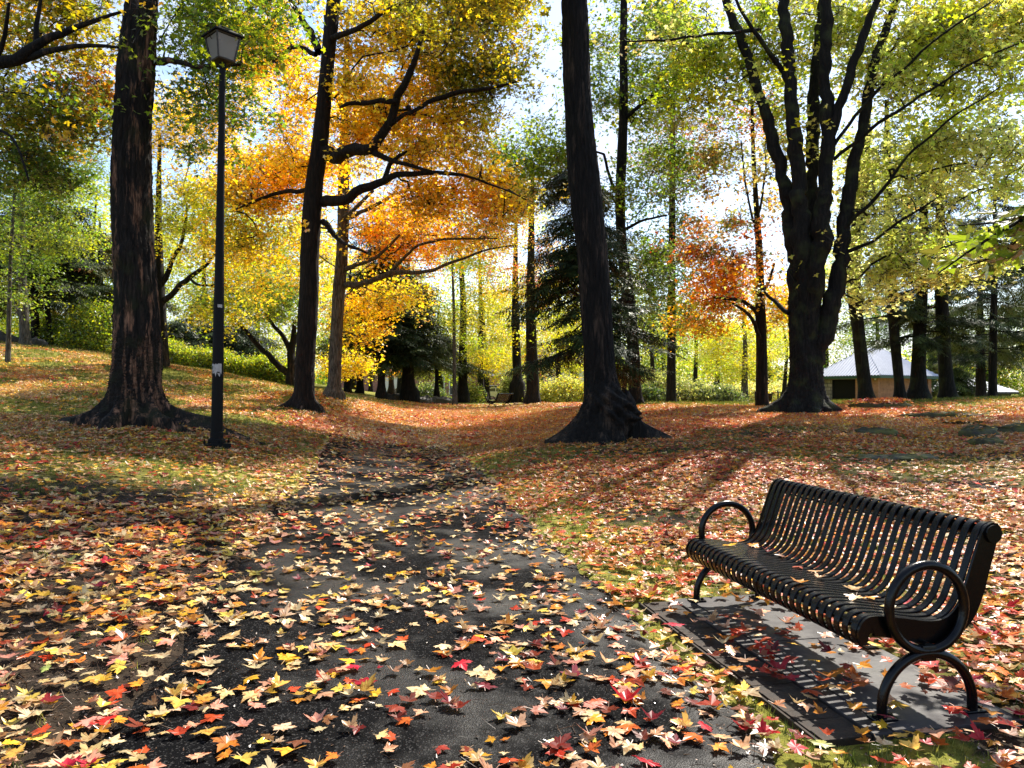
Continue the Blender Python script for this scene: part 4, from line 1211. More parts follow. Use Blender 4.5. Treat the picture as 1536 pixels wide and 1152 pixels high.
# --- right group of dark trunks on the mound
tree('hemlock_tree', 'thick dark trunk right of the many-stemmed maple, in front of the black hut door', 31.0,
     [(1299, 602, 13.5), (1297, 580, 10.5), (1292, 540, 9.5), (1288, 500, 9), (1283, 460, 9.5), (1280, 420, 10), (1282, 380, 9), (1292, 300, 9), (1300, 200, 6), (1304, 100, 3)], crowns=[(1290, 330, 0, 70, 60, 2, 22, 'hemlock')], bark='bark_h', seg=22, rows=50, nspray=8, zmin=6, group='trunks on the right mound', key='spray_fine')
conifer('hemlock_tree', 'slim dark trunk in front of the orange-tan brick wall of the hut', 31.5,
        [(1351, 601, 10), (1349, 580, 7.5), (1345, 540, 7.2), (1341, 500, 7.2), (1338, 450, 8.5), (1335, 400, 8), (1332, 300, 6), (1330, 150, 3)], 470, 200, 2.9, 'hemlock', 'bark_h', .2, .8, 5, 'trunks on the right mound', 5, scale=1.1, seg=18)
conifer('hemlock_tree', 'dark trunk with a wide flared foot at the right corner of the hut', 32.0,
        [(1379, 597, 17), (1378, 580, 11), (1378, 550, 9.5), (1379, 510, 9), (1381, 460, 8.5), (1385, 400, 8), (1386, 300, 6), (1388, 180, 3)], 500, 240, 2.6, 'hemlock', 'bark_h', .2, .9, 5, 'trunks on the right mound', 5, scale=1.1, seg=18)
conifer('hemlock_tree', 'straight black trunk just clear of the right side of the hut', 33.0,
        [(1422, 596, 12), (1419, 570, 10), (1416, 530, 9.5), (1414, 480, 9.5), (1411, 420, 9), (1410, 320, 6), (1410, 180, 3)], 505, 240, 3.2, 'hemlock', 'bark_h', .22, .8, 6, 'trunks on the right mound', 5, scale=1.1, seg=18)
conifer('hemlock_tree', 'thin straight trunk before the open pavilion near the right edge', 36.0,
        [(1489, 597, 6), (1489, 560, 5.5), (1490, 500, 5), (1491, 440, 4.5), (1492, 340, 3), (1493, 240, 1.5)], 525, 250, 2.6, 'hemlock', 'bark_d', .18, .75, 5, 'trunks on the right mound', 5, scale=1.2)
conifer('hemlock_tree', 'short brown trunk under dark tiers in front of the pavilion roof', 42.0,
        [(1472, 597, 7), (1471, 560, 6.5), (1470, 500, 5), (1470, 400, 3), (1470, 330, 1)], 535, 330, 2.6, 'hemlock', 'bark_b', .15, .7, 5, 'trunks on the right mound', 6, scale=1.4)
conifer('hemlock_tree', 'grey-green conifer spreading beyond the right edge over the pavilion', 50.0,
        [(1570, 600, 9), (1570, 500, 7), (1570, 400, 5), (1570, 300, 2)], 522, 300, 4.2, {'hemlock': 1, 'shrub': 1}, 'bark_d', .25, .5, 7, 'trunks on the right mound', 7, scale=1.7)
conifer('hemlock_tree', 'grey-green conifer filling the gap between the hut and the pavilion', 66.0,
        [(1418, 592, 6), (1418, 520, 5), (1418, 430, 2)], 585, 450, 1.9, {'hemlock': 1, 'shrub': 1}, 'bark_d', .25, .6, 7, 'trunks on the right mound', 6, scale=2.2)
conifer('spruce_tree', 'drooping dark spruce half hidden behind the leaning burl tree', 21.5,
        [(884, 606, 9), (884, 540, 8), (880, 440, 7), (872, 350, 5.5), (868, 280, 4), (866, 200, 1.5)], 505, 250, 2.6, 'needle', 'bark_f', .55, .38, 7, 'conifers of the park', 7, scale=1.1)

# --- the middle distance
CON = [(572, 590, 5.5, 44, 530, 330, 2.8, 'thin dark fir behind the gold maples, left of the broad fir'), (612, 587, 9, 46, 536, 400, 3.0, 'broad dark fir with a stout trunk in the middle distance'), (655, 588, 3, 52, 548, 500, 2.6, 'low dark fir right of the stout trunk'),
       (540, 588, 5, 50, 545, 430, 2.4, 'dark fir nearest to the grizzled trunk')]
for px, py, hw, Y, y0, y1, rc, lb in CON:
    conifer('fir_tree', lb, Y, [(px, py, hw * 1.3), (px, py - 15, hw), (px, (py + y1) / 2, hw * .8), (px + 1, y1 - 12, hw * .2)], y0, y1, rc, pal={'hemlock': 1, 'needle': 1}, whorl=.5, per=7, n_sp=6, scale=1.7, droop=.12)
MID = [  # px, py, hw, Y, top, crown list, label
    (682, 590, 3, 44, 330, [(690, 430, 0, 50, 80, 2, 36, {'ygreen': 2, 'green': 1})], 'thin pale pole-like trunk with a yellow-green top in the middle distance', 'bark_g'),
    (694, 591, 7, 52, 330, [(680, 360, 0, 80, 60, 2.5, 50, {'ygreen': 2, 'orange': 1}), (710, 520, 0, 40, 25, 2, 16, 'ygreen')], 'stout brown trunk behind the thin pale pole in the middle distance', 'bark_f'),
    (721, 590, 5, 56, 350, [(735, 540, -1, 32, 22, 1.6, 26, 'yellow'), (720, 440, 0, 60, 60, 2.4, 40, {'gold': 1, 'ygreen': 2})], 'short trunk under a bright yellow crown, left of the distant bench', 'bark_f'),
    (799, 600, 9.5, 46, 250, [(790, 400, 0, 70, 60, 2, 40, {'pink': 2, 'orange': 1, 'ygreen': 1}), (760, 330, 0, 60, 50, 2, 30, {'ygreen': 2, 'gold': 1}), (830, 500, 0, 40, 40, 2, 20, {'ygreen': 1, 'yellow': 1})], 'red-brown trunk right of the distant bench with pink-orange leaves', 'bark_b'),
    (776, 575, 7, 50, 300, [(740, 400, 0, 60, 60, 2, 40, {'ygreen': 2, 'orange': 1}), (770, 300, 0, 60, 60, 2, 30, {'ygreen': 1, 'orange': 1})], 'forked dark trunk directly behind the distant bench', 'bark_d'),
    (556, 588, 3, 58, 400, [(560, 440, 0, 50, 60, 2.5, 36, {'yellow': 1, 'ygreen': 1})], 'spindly trunk among the firs behind the grizzled maple', 'bark_d'),
    (521, 586, 5, 46, 400, [(430, 520, 2, 40, 30, 2, 20, 'ygreen'), (520, 500, 0, 40, 40, 2, 24, {'yellow': 1, 'ygreen': 2})], 'dark trunk peeping out right behind the grizzled maple', 'bark_d'),
    (587, 586, 4, 62, 480, [(590, 545, 0, 16, 16, 1.6, 14, 'orange'), (600, 470, 0, 30, 30, 2, 14, 'orange')], 'small orange-leaved tree before the white garage door', 'bark_b'),
    (936, 600, 4, 30, 520, [(945, 505, 0, 10, 12, .6, 4, 'deep')], 'thin brown stem squeezed between the two black trunks', 'bark_b'),
    (1117, 598, 5, 56, 440, [(1110, 520, 0, 60, 45, 2.5, 60, {'yellow': 1, 'ygreen': 1.5}), (1080, 470, 0, 50, 40, 2, 30, 'yellow')], 'pale-barked tree with bright yellow-green leaves behind the railings', 'bark_g'),
    (1177, 590, 3, 62, 460, [(1170, 520, 0, 40, 45, 2.5, 44, {'yellow': 1, 'ygreen': 1})], 'small yellow tree seen left of the broad dark maple base', 'bark_f'),
    (1042, 592, 3.5, 66, 450, [(1040, 510, 0, 60, 40, 3, 50, {'ygreen': 2, 'green': 1})], 'yellow-green tree rising behind the round shrubs', 'bark_f'),
    (980, 590, 4, 58, 440, [(985, 510, 0, 40, 40, 3, 34, {'ygreen': 2, 'green': 2})], 'green tree between the slim black trunk and the larch', 'bark_f'),
    (838, 590, 4, 60, 400, [(840, 500, 0, 45, 60, 3, 60, {'yellow': 2, 'ygreen': 1}), (830, 420, 0, 40, 40, 2, 16, {'pink': 1, 'ygreen': 1})], 'bright yellow tree glowing left of the burl trunk', 'bark_f'),
]
for px, py, hw, Y, top, cr, lb, bk in MID:
    tree('maple_tree' if hw > 3.6 else 'young_tree', lb, Y, [(px, py, hw * 1.25), (px, py - 12, hw), (px + rnd.uniform(-4, 4), (py * .5 + top * .5), hw * .7), (px + rnd.uniform(-8, 8), top, hw * .25)], (), cr,
         bark=bk, seg=12, rows=30, nspray=9, rho=.55, key='spray_far', lscale=.8, zmin=2.6, group='trees of the middle distance', tip=.010)

# --- the backdrop trees round the park, each its own
BACK = [(-60, 60, {'green': 2, 'ygreen': 1}), (60, 66, {'ygreen': 2, 'green': 1}), (140, 58, 'ygreen'), (230, 70, {'green': 1, 'ygreen': 2}), (310, 62, {'ygreen': 2, 'yellow': 1}), (390, 72, {'green': 2, 'ygreen': 1}), (455, 66, {'yellow': 1, 'ygreen': 2}),
        (530, 80, {'yellow': 1, 'gold': 1}), (600, 76, {'ygreen': 2, 'orange': 1}), (660, 84, {'ygreen': 3, 'green': 1}), (730, 78, {'gold': 1, 'ygreen': 2}), (790, 88, {'ygreen': 2, 'pink': 1}), (860, 80, {'yellow': 2, 'ygreen': 2}),
        (930, 90, {'ygreen': 2, 'green': 1}), (1000, 84, {'ygreen': 2, 'green': 2}), (1075, 92, {'yellow': 1, 'ygreen': 2}), (1150, 84, {'ygreen': 2, 'orange': .5}), (1240, 80, {'ygreen': 1, 'green': 2}), (1320, 86, {'green': 2, 'deep': 1}), (1400, 104, {'green': 2, 'shrub': 1}), (1480, 108, {'green': 1, 'shrub': 1, 'deep': 1}), (1570, 100, {'green': 2, 'lime': 1})]
BACKL = ['leafy green tree cut by the left edge, far behind the sapling', 'yellow-green tree far behind the grey-barked tree', 'yellow-green tree just left of the big maple trunk, far back', 'green tree half hidden behind the big maple trunk',
         'yellow-green tree behind the lamp post, far back', 'green tree above the dark leaning cherry tree', 'yellow tree just left of the red-brown trunk, far back', 'gold-yellow tree between the grizzled trunk and the broad fir', 'yellow-green and orange tree above the broad dark fir',
         'tall yellow-green tree behind the thin pale pole trunk', 'golden tree directly above the distant bench', 'yellow-green and pink tree above the red-brown trunk beyond the bench', 'bright yellow tree right behind the leaning burl trunk', 'green tree between the slim black trunk and the larch, farthest back',
         'green tree right behind the larch trunk, low against the sky', 'yellow tree behind the small orange maple, low against the sky', 'yellow-green tree touching the left side of the many-stemmed maple', 'green tree behind the left end of the hut roof', 'dark green tree rising over the hut roof',
         'green tree over the right end of the hut', 'grey-green tree over the pavilion roof', 'lime and green tree cut by the right edge, far back']
for i, (px, Y, pl) in enumerate(BACK):
    g = at(px, 590, Y); gz_ = h1(g[0], g[1]); py = HZ - (gz_ - CAMH) * F / Y
    low = 960 < px < 1180
    hgt = rnd.uniform(9, 11) if low else rnd.uniform(13, 17)
    if 530 < px < 900: hgt = rnd.uniform(11, 15)
    wid = rnd.uniform(3.0, 4.2) * F / Y; top = py - hgt * F / Y
    cr = [(px, (py - 4.4 * F / Y + top) / 2, 0, wid, (py - 4.0 * F / Y - top) / 2, 3.6, 85, pl), (px + rnd.uniform(-30, 30), py - 3.4 * F / Y, 0, wid * .9, 1.3 * F / Y, 3, 24, pl)]
    tree('tall_tree', BACKL[i], Y, [(px, py, 6), (px, py - 20, 4.5), (px + rnd.uniform(-6, 6), (py + top) / 2, 3), (px + rnd.uniform(-9, 9), top + 15, 1)], (), cr,
         bark='bark_f', seg=8, rows=20, nspray=9, rho=.95, key='spray_far', lscale=1.35, zmin=gz_ + 2.6, group='backdrop trees round the park', tip=.013, flatz=.55)

# ------------------------------------------------------------------ bench
def catmull(p, n):
    p = np.array(p, float); q = np.vstack([2 * p[0] - p[1], p, 2 * p[-1] - p[-2]]); out = []
    for i in range(1, len(q) - 2):
        for k in range(n):
            t = k / n
            out.append(.5 * ((2 * q[i]) + (-q[i - 1] + q[i + 1]) * t + (2 * q[i - 1] - 5 * q[i] + 4 * q[i + 1] - q[i + 2]) * t * t + (-q[i - 1] + 3 * q[i] - 3 * q[i + 1] + q[i + 2]) * t ** 3))
    out.append(p[-1]); return np.array(out)


PROFILE = catmull([(.030, .292), (-.030, .296), (-.072, .325), (-.088, .385), (-.050, .438), (.02, .445), (.14, .428), (.27, .408), (.36, .418), (.425, .47), (.465, .55), (.505, .66), (.545, .765), (.575, .825), (.615, .850), (.652, .832), (.660, .795), (.640, .765), (.607, .760)], 5)
# bench frame: x = front to back, y = along the seat, z up
PADZ = .035
bench = empty('park_bench', (1.665, 3.37, PADZ), .19)
tag(bench, 'black metal slatted bench with round looping arms on the concrete slab, close on the right', 'bench', 'black slatted park benches')
BL_ = 1.93


def prof_normals(P):
    t = np.gradient(P, axis=0); t /= np.linalg.norm(t, axis=1, keepdims=True)
    return np.c_[-t[:, 1], t[:, 0]]


def slat_mesh():
    nn = prof_normals(PROFILE); w, th = .0205, .004
    V, Fc = [], []
    for i, (p, q) in enumerate(zip(PROFILE, nn)):
        for (a, b) in ((-w, -th), (w, -th), (w, th * .2), (w * .8, th), (-w * .8, th), (-w, th * .2)):
            V.append((p[0] + q[0] * b, a, p[1] + q[1] * b))
    m = len(PROFILE)
    for i in range(m - 1):
        for k in range(6):
            Fc.append((i * 6 + k, i * 6 + (k + 1) % 6, i * 6 + 6 + (k + 1) % 6, i * 6 + 6 + k))
    Fc += [tuple(range(6)), tuple(range(m * 6 - 1, m * 6 - 7, -1))]
    return new_mesh('slat', V, Fc, [M['iron']], False)


sm = slat_mesh()
NS = 29
for i in range(NS):
    o = mobj('slat', sm, bench, (0, .075 + (BL_ - .15) * i / (NS - 1), 0))


def side_plate(y):
    nn = prof_normals(PROFILE[10:-13])
    P = PROFILE[10:-13]
    dep = np.interp(np.linspace(0, 1, len(P)), [0, .06, .18, .45, .62, .9, 1], [.03, .055, .085, .10, .10, .075, .05])
    inner = P + nn * .006; outer = P - nn * dep[:, None]
    m = len(P); V = []
    for s in (-.007, .007):
        V += [(a, y + s, b) for a, b in inner] + [(a, y + s, b) for a, b in outer]
    Fc = []
    for i in range(m - 1):
        Fc += [(i, i + 1, m + i + 1, m + i), (2 * m + i, 3 * m + i, 3 * m + i + 1, 2 * m + i + 1), (i, 2 * m + i, 2 * m + i + 1, i + 1), (m + i, m + i + 1, 3 * m + i + 1, 3 * m + i)]
    Fc += [(0, m, 3 * m, 2 * m), (m - 1, 3 * m - 1, 4 * m - 1, 2 * m - 1)]
    return V, Fc


def arc(c, rx, rz, a0, a1, y, n=40):
    a = np.radians(np.linspace(a0, a1, n))
    return [(c[0] + rx * math.cos(t), y, c[1] + rz * math.sin(t)) for t in a]


for y, ys in ((0.0, .035), (BL_, BL_ - .035)):
    b = MB(); b.add(*side_plate(ys)); b.tube([(.612, ys - .02, .805), (.612, ys + .02, .805)], [.042, .042], 20); b.build('side_frame', M['iron'], bench, True)
    b = MB(); b.tube(arc((.235, .485), .195, .195, -90, 269, y, 56), [.0225] * 56, 10, False); b.build('arm_ring', M['iron'], bench, True)
    b = MB()
    b.tube([(.0, y, 0.0), (.0, y, .03)] + arc((.235, .045), .235, .235, 178, 2, y, 34) + [(.47, y, .03), (.47, y, 0)], [.0225] * 38, 10)
    b.box(.165, .305, y - .016, y + .016, .262, .302, .006); b.box(.20, .27, y - .019, y + .019, .248, .318, .004)
    b.build('leg', M['iron'], bench, True)
    for x in (0, .47):
        b = MB(); b.box(x - .055, x + .06, y - .035, y + .035, 0, .011, .003); b.cyl((x + .042, y, .011), (x + .042, y, .022), .011, n=6); b.cyl((x - .04, y, .011), (x - .04, y, .022), .011, n=6)
        b.build('foot_plate', M['iron'], bench)
b = MB(); b.cyl((.235, 0, .315), (.235, BL_, .315), .015, n=10); b.build('stretcher', M['iron'], bench, True)
b = MB(); b.cyl((-.035, .04, .39), (-.035, BL_ - .04, .39), .022, n=10); b.build('front_rail', M['iron'], bench, True)
b = MB(); b.cyl((.612, .02, .805), (.612, BL_ - .02, .805), .030, n=12); b.build('top_rail', M['iron'], bench, True)
b = MB(); b.box(.35, .362, .04, BL_ - .04, .36, .41); b.build('rear_rail', M['iron'], bench)

p = at(732, 614.5, 41)
fb = bench.copy(); COL.objects.link(fb); fb.location = (p[0], p[1], h1(p[0], p[1]) + .03); fb.rotation_euler = (0, 0, math.radians(-25))
fb['label'] = 'distant black slatted bench seen from behind where the path bends right'
for ch in list(bench.children):
    c = ch.copy(); COL.objects.link(c); c.parent = fb

# ------------------------------------------------------------------ concrete pad under the near bench
def conc_mat():
    m, n, l, out = mat('wet_concrete')
    b = N(n, 'ShaderNodeBsdfPrincipled'); tc = N(n, 'ShaderNodeTexCoord')
    a = N(n, 'ShaderNodeTexNoise', i_Scale=3.2, i_Detail=8.0, i_Roughness=.65); f = N(n, 'ShaderNodeTexNoise', i_Scale=120.0, i_Detail=3.0)
    for q in (a, f): l.new(tc.outputs['Object'], q.inputs['Vector'])
    r = ramp(n, [(.3, (.010, .009, .009)), (.5, (.026, .023, .024)), (.72, (.05, .045, .046))]); l.new(a.outputs['Fac'], r.inputs[0]); l.new(r.outputs[0], b.inputs['Base Color'])
    b.inputs['Specular IOR Level'].default_value = .25
    rr2 = ramp(n, [(.38, (.40,) * 3), (.6, (.75,) * 3)]); l.new(a.outputs['Fac'], rr2.inputs[0]); l.new(rr2.outputs[0], b.inputs['Roughness'])
    bp = N(n, 'ShaderNodeBump', i_Strength=.3, i_Distance=.004); l.new(f.outputs['Fac'], bp.inputs['Height']); l.new(bp.outputs[0], b.inputs['Normal']); l.new(b.outputs[0], out.inputs[0])
    return m


M['concrete'] = conc_mat()
M['edge_brick'] = simple('brown_edging', (.035, .021, .012), .75, 0, 0, 14, .6, (.014, .010, .007), .25)
pad = empty('bench_pad', (1.665, 3.37, 0), .19); tag(pad, 'wet grey concrete slab with brown brick edging under the near bench', 'paving')
# origin of the pad frame equals the bench frame; x across, y along
Z1 = PADZ
for (x0, x1, y0, y1) in ((-.03, .62, -.13, 1.05), (-.03, .62, 1.058, 2.02), (-.135, -.038, -.13, 2.02)):
    b = MB(); b.box(x0, x1, y0, y1, -.12, Z1, .006); b.build('slab', M['concrete'], pad)
bk_ = MB(); bk_.box(-.115, .115, -.0495, .0495, -.05, 0, .003); bkm = new_mesh('edging_brick', bk_.v, bk_.f, [M['edge_brick']])
k = 0
y = -.08
while y < 2.0:
    o = mobj('edging_brick', bkm, pad, (-.262, y, Z1 - .006 + rnd.uniform(-.003, .001)), (rnd.uniform(-.012, .012), rnd.uniform(-.012, .012), rnd.uniform(-.01, .01)))
    y += .101
strip_b = MB(); strip_b.box(-.40, -.384, -.13, 2.02, -.08, Z1 - .01, .004); strip_b.build('edging_kerb', M['edge_brick'], pad)


def pad_local(x, y):
    dx, dy = x - 1.665, y - 3.37
    c, s = math.cos(.19), math.sin(.19)
    return dx * c + dy * s, -dx * s + dy * c


# ------------------------------------------------------------------ lamp post
p = at(325, 672, 13.0); lx, ly, lz = p[0], p[1], h1(p[0], p[1])
LH = at(327, 101, 13.0)[2] - lz
lamp = empty('street_lamp', (lx, ly, lz)); tag(lamp, 'tall black lamp post with a tapered frosted lantern and a torn white sticker', 'street lamp')
tlt = .07
def LP(z): return (tlt * z / LH, 0, z)
b = MB(); b.tube([LP(-.3), LP(.02), LP(.25), LP(.26), LP(2.2), LP(LH * .55), LP(LH)], [.112, .112, .110, .098, .090, .070, .052], 20); b.build('pole', M['lamp_black'], lamp, True)
b = MB(); b.box(-.21, .21, -.21, .21, -.15, .06, .008); b.tube([(0, 0, .06), (0, 0, .13), (0, 0, .15)], [.15, .145, .115], 16); b.build('base_plate', M['lamp_black'], lamp, rot=(0, 0, .5))
for sx in (-1, 1):
    for sy in (-1, 1):
        b = MB(); b.cyl((sx * .15, sy * .15, .06), (sx * .15, sy * .15, .105), .024, n=6); b.cyl((sx * .15, sy * .15, .105), (sx * .15, sy * .15, .135), .011, n=8); b.build('bolt', M['lamp_black'], lamp)
M['sticker'] = simple('weathered_paper', (.42, .41, .40), .8, 0, .35, 25)
M['sticker_ink'] = simple('dark_ink', (.03, .03, .03), .8)
def wrap(z0, z1, a0, a1, rr0, n=14, torn=.02, mt=None, name='sticker', ro=.0015, seed=3):
    rg = random.Random(seed); V, Fc = [], []
    top = [z1 + rg.uniform(-torn * .3, torn * .3) for _ in range(n)]; bot = [z0 + rg.uniform(-torn, torn * 2) for _ in range(n)]
    for i in range(n):
        a = math.radians(a0 + (a1 - a0) * i / (n - 1))
        for z in (bot[i], top[i]):
            q = LP(z); r = rr0 + ro
            V.append((q[0] + r * math.sin(a), -r * math.cos(a), z))
    for i in range(n - 1): Fc.append((2 * i, 2 * i + 2, 2 * i + 3, 2 * i + 1))
    return mobj(name, new_mesh(name, V, Fc, [mt or M['sticker']]), lamp)
zs0, zs1 = at(325, 563, 13)[2] - lz, at(325, 546, 13)[2] - lz
wrap(zs0, zs1, -75, 62, .093, torn=.035)
wrap(zs0 + .10, zs0 + .16, -48, -34, .0945, 5, .01, M['sticker_ink'], 'ink_mark', seed=5)
wrap(zs0 + .05, zs0 + .08, -40, -28, .0945, 5, .008, M['sticker_ink'], 'ink_mark', seed=6)
wrap(zs0 + .03, zs0 + .06, 12, 42, .0945, 7, .02, M['lamp_black'], 'torn_hole', seed=8)
zt = at(330, 462, 13)[2] - lz
wrap(zt, zt + .055, 8, 60, .088, 6, .003, name='tape', seed=9)
M['frost'] = simple('frosted_pane', (.36, .34, .31), .45, 0, .3, 9)
mt_, n_, l_, o_ = mat('milky_glass'); bb = N(n_, 'ShaderNodeBsdfPrincipled', i_Roughness=.4); bb.inputs['Base Color'].default_value = (.34, .31, .27, 1)
tr_ = N(n_, 'ShaderNodeBsdfTranslucent'); tr_.inputs[0].default_value = (.5, .47, .42, 1); mm_ = N(n_, 'ShaderNodeMixShader'); mm_.inputs[0].default_value = .45
l_.new(bb.outputs[0], mm_.inputs[1]); l_.new(tr_.outputs[0], mm_.inputs[2]); l_.new(mm_.outputs[0], o_.inputs[0]); M['frost'] = mt_
T0 = LP(LH)
lan = MB(); lan.tube([(T0[0], 0, LH - .02), (T0[0], 0, LH + .03), (T0[0], 0, LH + .05), (T0[0], 0, LH + .11)], [.062, .075, .06, .07], 14); lan.build('lantern_neck', M['lamp_black'], lamp, True)
hb, ht, zb, zt2 = .205, .300, LH + .10, LH + .52       # half diagonals
rot0 = math.radians(3)
def cor(h, z, k): a = rot0 - PI / 2 + k * PI / 2; return np.array([T0[0] + h * math.cos(a), h * math.sin(a), z])
M['lamp_grey'] = simple('weathered_bronze', (.045, .036, .03), .55, 0, .4, 20)
fr = MB()
for k in range(4):
    fr.tube([cor(hb, zb, k), cor(ht, zt2, k)], [.016, .016], 6)
    fr.tube([cor(hb, zb, k), cor(hb, zb, k + 1)], [.018, .018], 6)
    fr.tube([cor(ht, zt2, k), cor(ht, zt2, k + 1)], [.018, .018], 6)
fr.build('lantern_frame', M['lamp_grey'], lamp)
b = MB(); b.add([cor(hb, zb, k) for k in range(4)] + [cor(.07, zb - .03, k) for k in range(4)], [(0, 1, 5, 4), (1, 2, 6, 5), (2, 3, 7, 6), (3, 0, 4, 7)]); b.build('lantern_floor', M['lamp_grey'], lamp)
for k in range(4):
    c = [cor(hb * .96, zb + .012, k), cor(hb * .96, zb + .012, k + 1), cor(ht * .96, zt2 - .012, k + 1), cor(ht * .96, zt2 - .012, k)]
    ctr = sum(c) / 4; n0 = np.cross(c[1] - c[0], c[3] - c[0]); n0 /= np.linalg.norm(n0)
    c = [ctr + (q - ctr) * .94 for q in c]
    b = MB(); b.add(c + [q - n0 * .006 for q in c], [(0, 1, 2, 3), (7, 6, 5, 4), (0, 4, 5, 1), (1, 5, 6, 2), (2, 6, 7, 3), (3, 7, 4, 0)]); b.build('pane', M['frost'], lamp)
b = MB(); R4 = .375
v = [cor(R4, zt2 + .005, k) for k in range(4)] + [cor(R4, zt2 + .03, k) for k in range(4)] + [cor(.05, zt2 + .20, k) for k in range(4)] + [cor(.05, zt2 + .23, k) for k in range(4)]
b.add(v, [(3, 2, 1, 0)] + [(4 * q + k, 4 * q + (k + 1) % 4, 4 * q + 4 + (k + 1) % 4, 4 * q + 4 + k) for q in range(3) for k in range(4)] + [(12, 13, 14, 15)])
b.build('lantern_roof', M['lamp_black'], lamp)

# ------------------------------------------------------------------ rocks
M['rock'] = simple('mossy_rock', (.03, .027, .022), .9, 0, 0, 4.0, 1.0, (.10, .10, .022))
M['rock_g'] = simple('grey_rock', (.10, .09, .08), .85, 0, .5, 4.0, .8)


ROCKS = []


def rock(px, py, Y, sx, sy, sz, rz, label, mt='rock', sink=.35, group='rock ledges on the slope', cat='rock'):
    if mt == 'rock': sx *= .8; sy *= .8; sink += .12
    rg = np.random.default_rng(int(px * 7 + py))
    nu, nv = 30, 14
    th = np.linspace(0, 2 * PI, nu, endpoint=False); ph_ = np.linspace(0, PI, nv)
    T, Pq = np.meshgrid(th, ph_)
    x, y, z = np.sin(Pq) * np.cos(T), np.sin(Pq) * np.sin(T), np.cos(Pq)
    q = rg.uniform(0, 6, 8)
    d = 1 + .16 * np.sin(3 * x + q[0] + 2 * y) + .12 * np.sin(5 * y + q[1] + 3 * z) + .08 * np.sin(9 * x + q[2] + 7 * y) + .05 * np.sin(17 * x + 13 * y + q[3])
    z = np.sign(z) * np.abs(z) ** .55
    z = z * (1 + .15 * np.sin(2.6 * x + q[6]) * np.sin(3.1 * y + q[7]) + .14 * np.sin(8 * x + 5 * y + q[4]))
    V = np.stack([x * d * sx, y * d * sy, z * sz * (1 + .12 * np.sin(4 * x + q[4]) + .10 * np.sin(7 * y + q[5]))], -1).reshape(-1, 3)
    i = np.arange(nv - 1)[:, None] * nu; j = np.arange(nu)[None]; k = (j + 1) % nu
    f = np.stack([i + j, i + nu + j, i + nu + k, i + k], -1).reshape(-1, 4)
    p = at(px, py, Y); ROCKS.append((p[0], p[1], sx, sy, sz, rz, sz * (.5 - sink))); o = mobj('rock', new_mesh('rock', V, f, [M[mt]], True), None, (p[0], p[1], h1(p[0], p[1]) + sz * (.5 - sink)), (0, 0, rz))
    e = 2.0
    gx_, gy_ = h1(p[0] + e, p[1]) - h1(p[0] - e, p[1]), h1(p[0], p[1] + e) - h1(p[0], p[1] - e)
    o.rotation_euler = (math.atan(gy_ / (2 * e)), -math.atan(gx_ / (2 * e)), rz)
    tag(o, label, cat, group); return o


rock(1315, 614, 24.0, 1.2, .7, .17, .1, 'long flat mossy rock at the crest, between the maple base and hut trunks', sink=.0)
rock(1243, 624, 22.5, .45, .35, .10, .3, 'small dark rock just right of the many-stemmed maple base', sink=.1)
rock(1400, 626, 20.5, 1.0, .4, .12, -.35, 'narrow grey ledge halfway down the mound, before the thin trunks', sink=.05)
rock(1452, 634, 18.5, .75, .3, .10, -.4, 'tilted slab with a dark underside between two other ledges', sink=.05)
rock(1468, 656, 15.5, .5, .45, .16, .4, 'rounded green mossy boulder low on the right slope', sink=.0)
rock(1520, 648, 16.5, .9, .35, .13, -.35, 'long dark ledge cut by the right edge of the view', sink=.0)
rock(1312, 656, 16.0, .55, .25, .11, -.4, 'dark cracked ledge buried in red leaves mid slope', sink=.1)
rock(1345, 692, 12.5, .75, .35, .07, -.2, 'low moss-green outcrop among the leaves above the bench', sink=.15)
rock(1480, 668, 14.0, .35, .3, .10, .2, 'little mossy stone just below the rounded boulder', sink=.1)
rock(54, 521, 37, .45, .4, .25, 0, 'pale round stone beside the grey-barked tree', 'rock_g', 0)
rock(2, 516, 38, .8, .6, .35, 0, 'pale boulder at the left edge by the upper path', 'rock_g', 0)
for i, (px, w, lb) in enumerate([(598, .9, 'leftmost of the low stones under the firs'), (622, 1.0, 'long low stone right of the stout fir trunk'), (640, .6, 'rounded stone under the low dark fir'), (658, .8, 'dark stone next to the thin pale pole trunk'), (668, .45, 'smallest of the stones by the pale pole trunk')]):
    rock(px, 591, 47 + i * .4, w, .4, .30, .1 * i, lb, 'rock_g', 0, 'stones in a row under the firs')

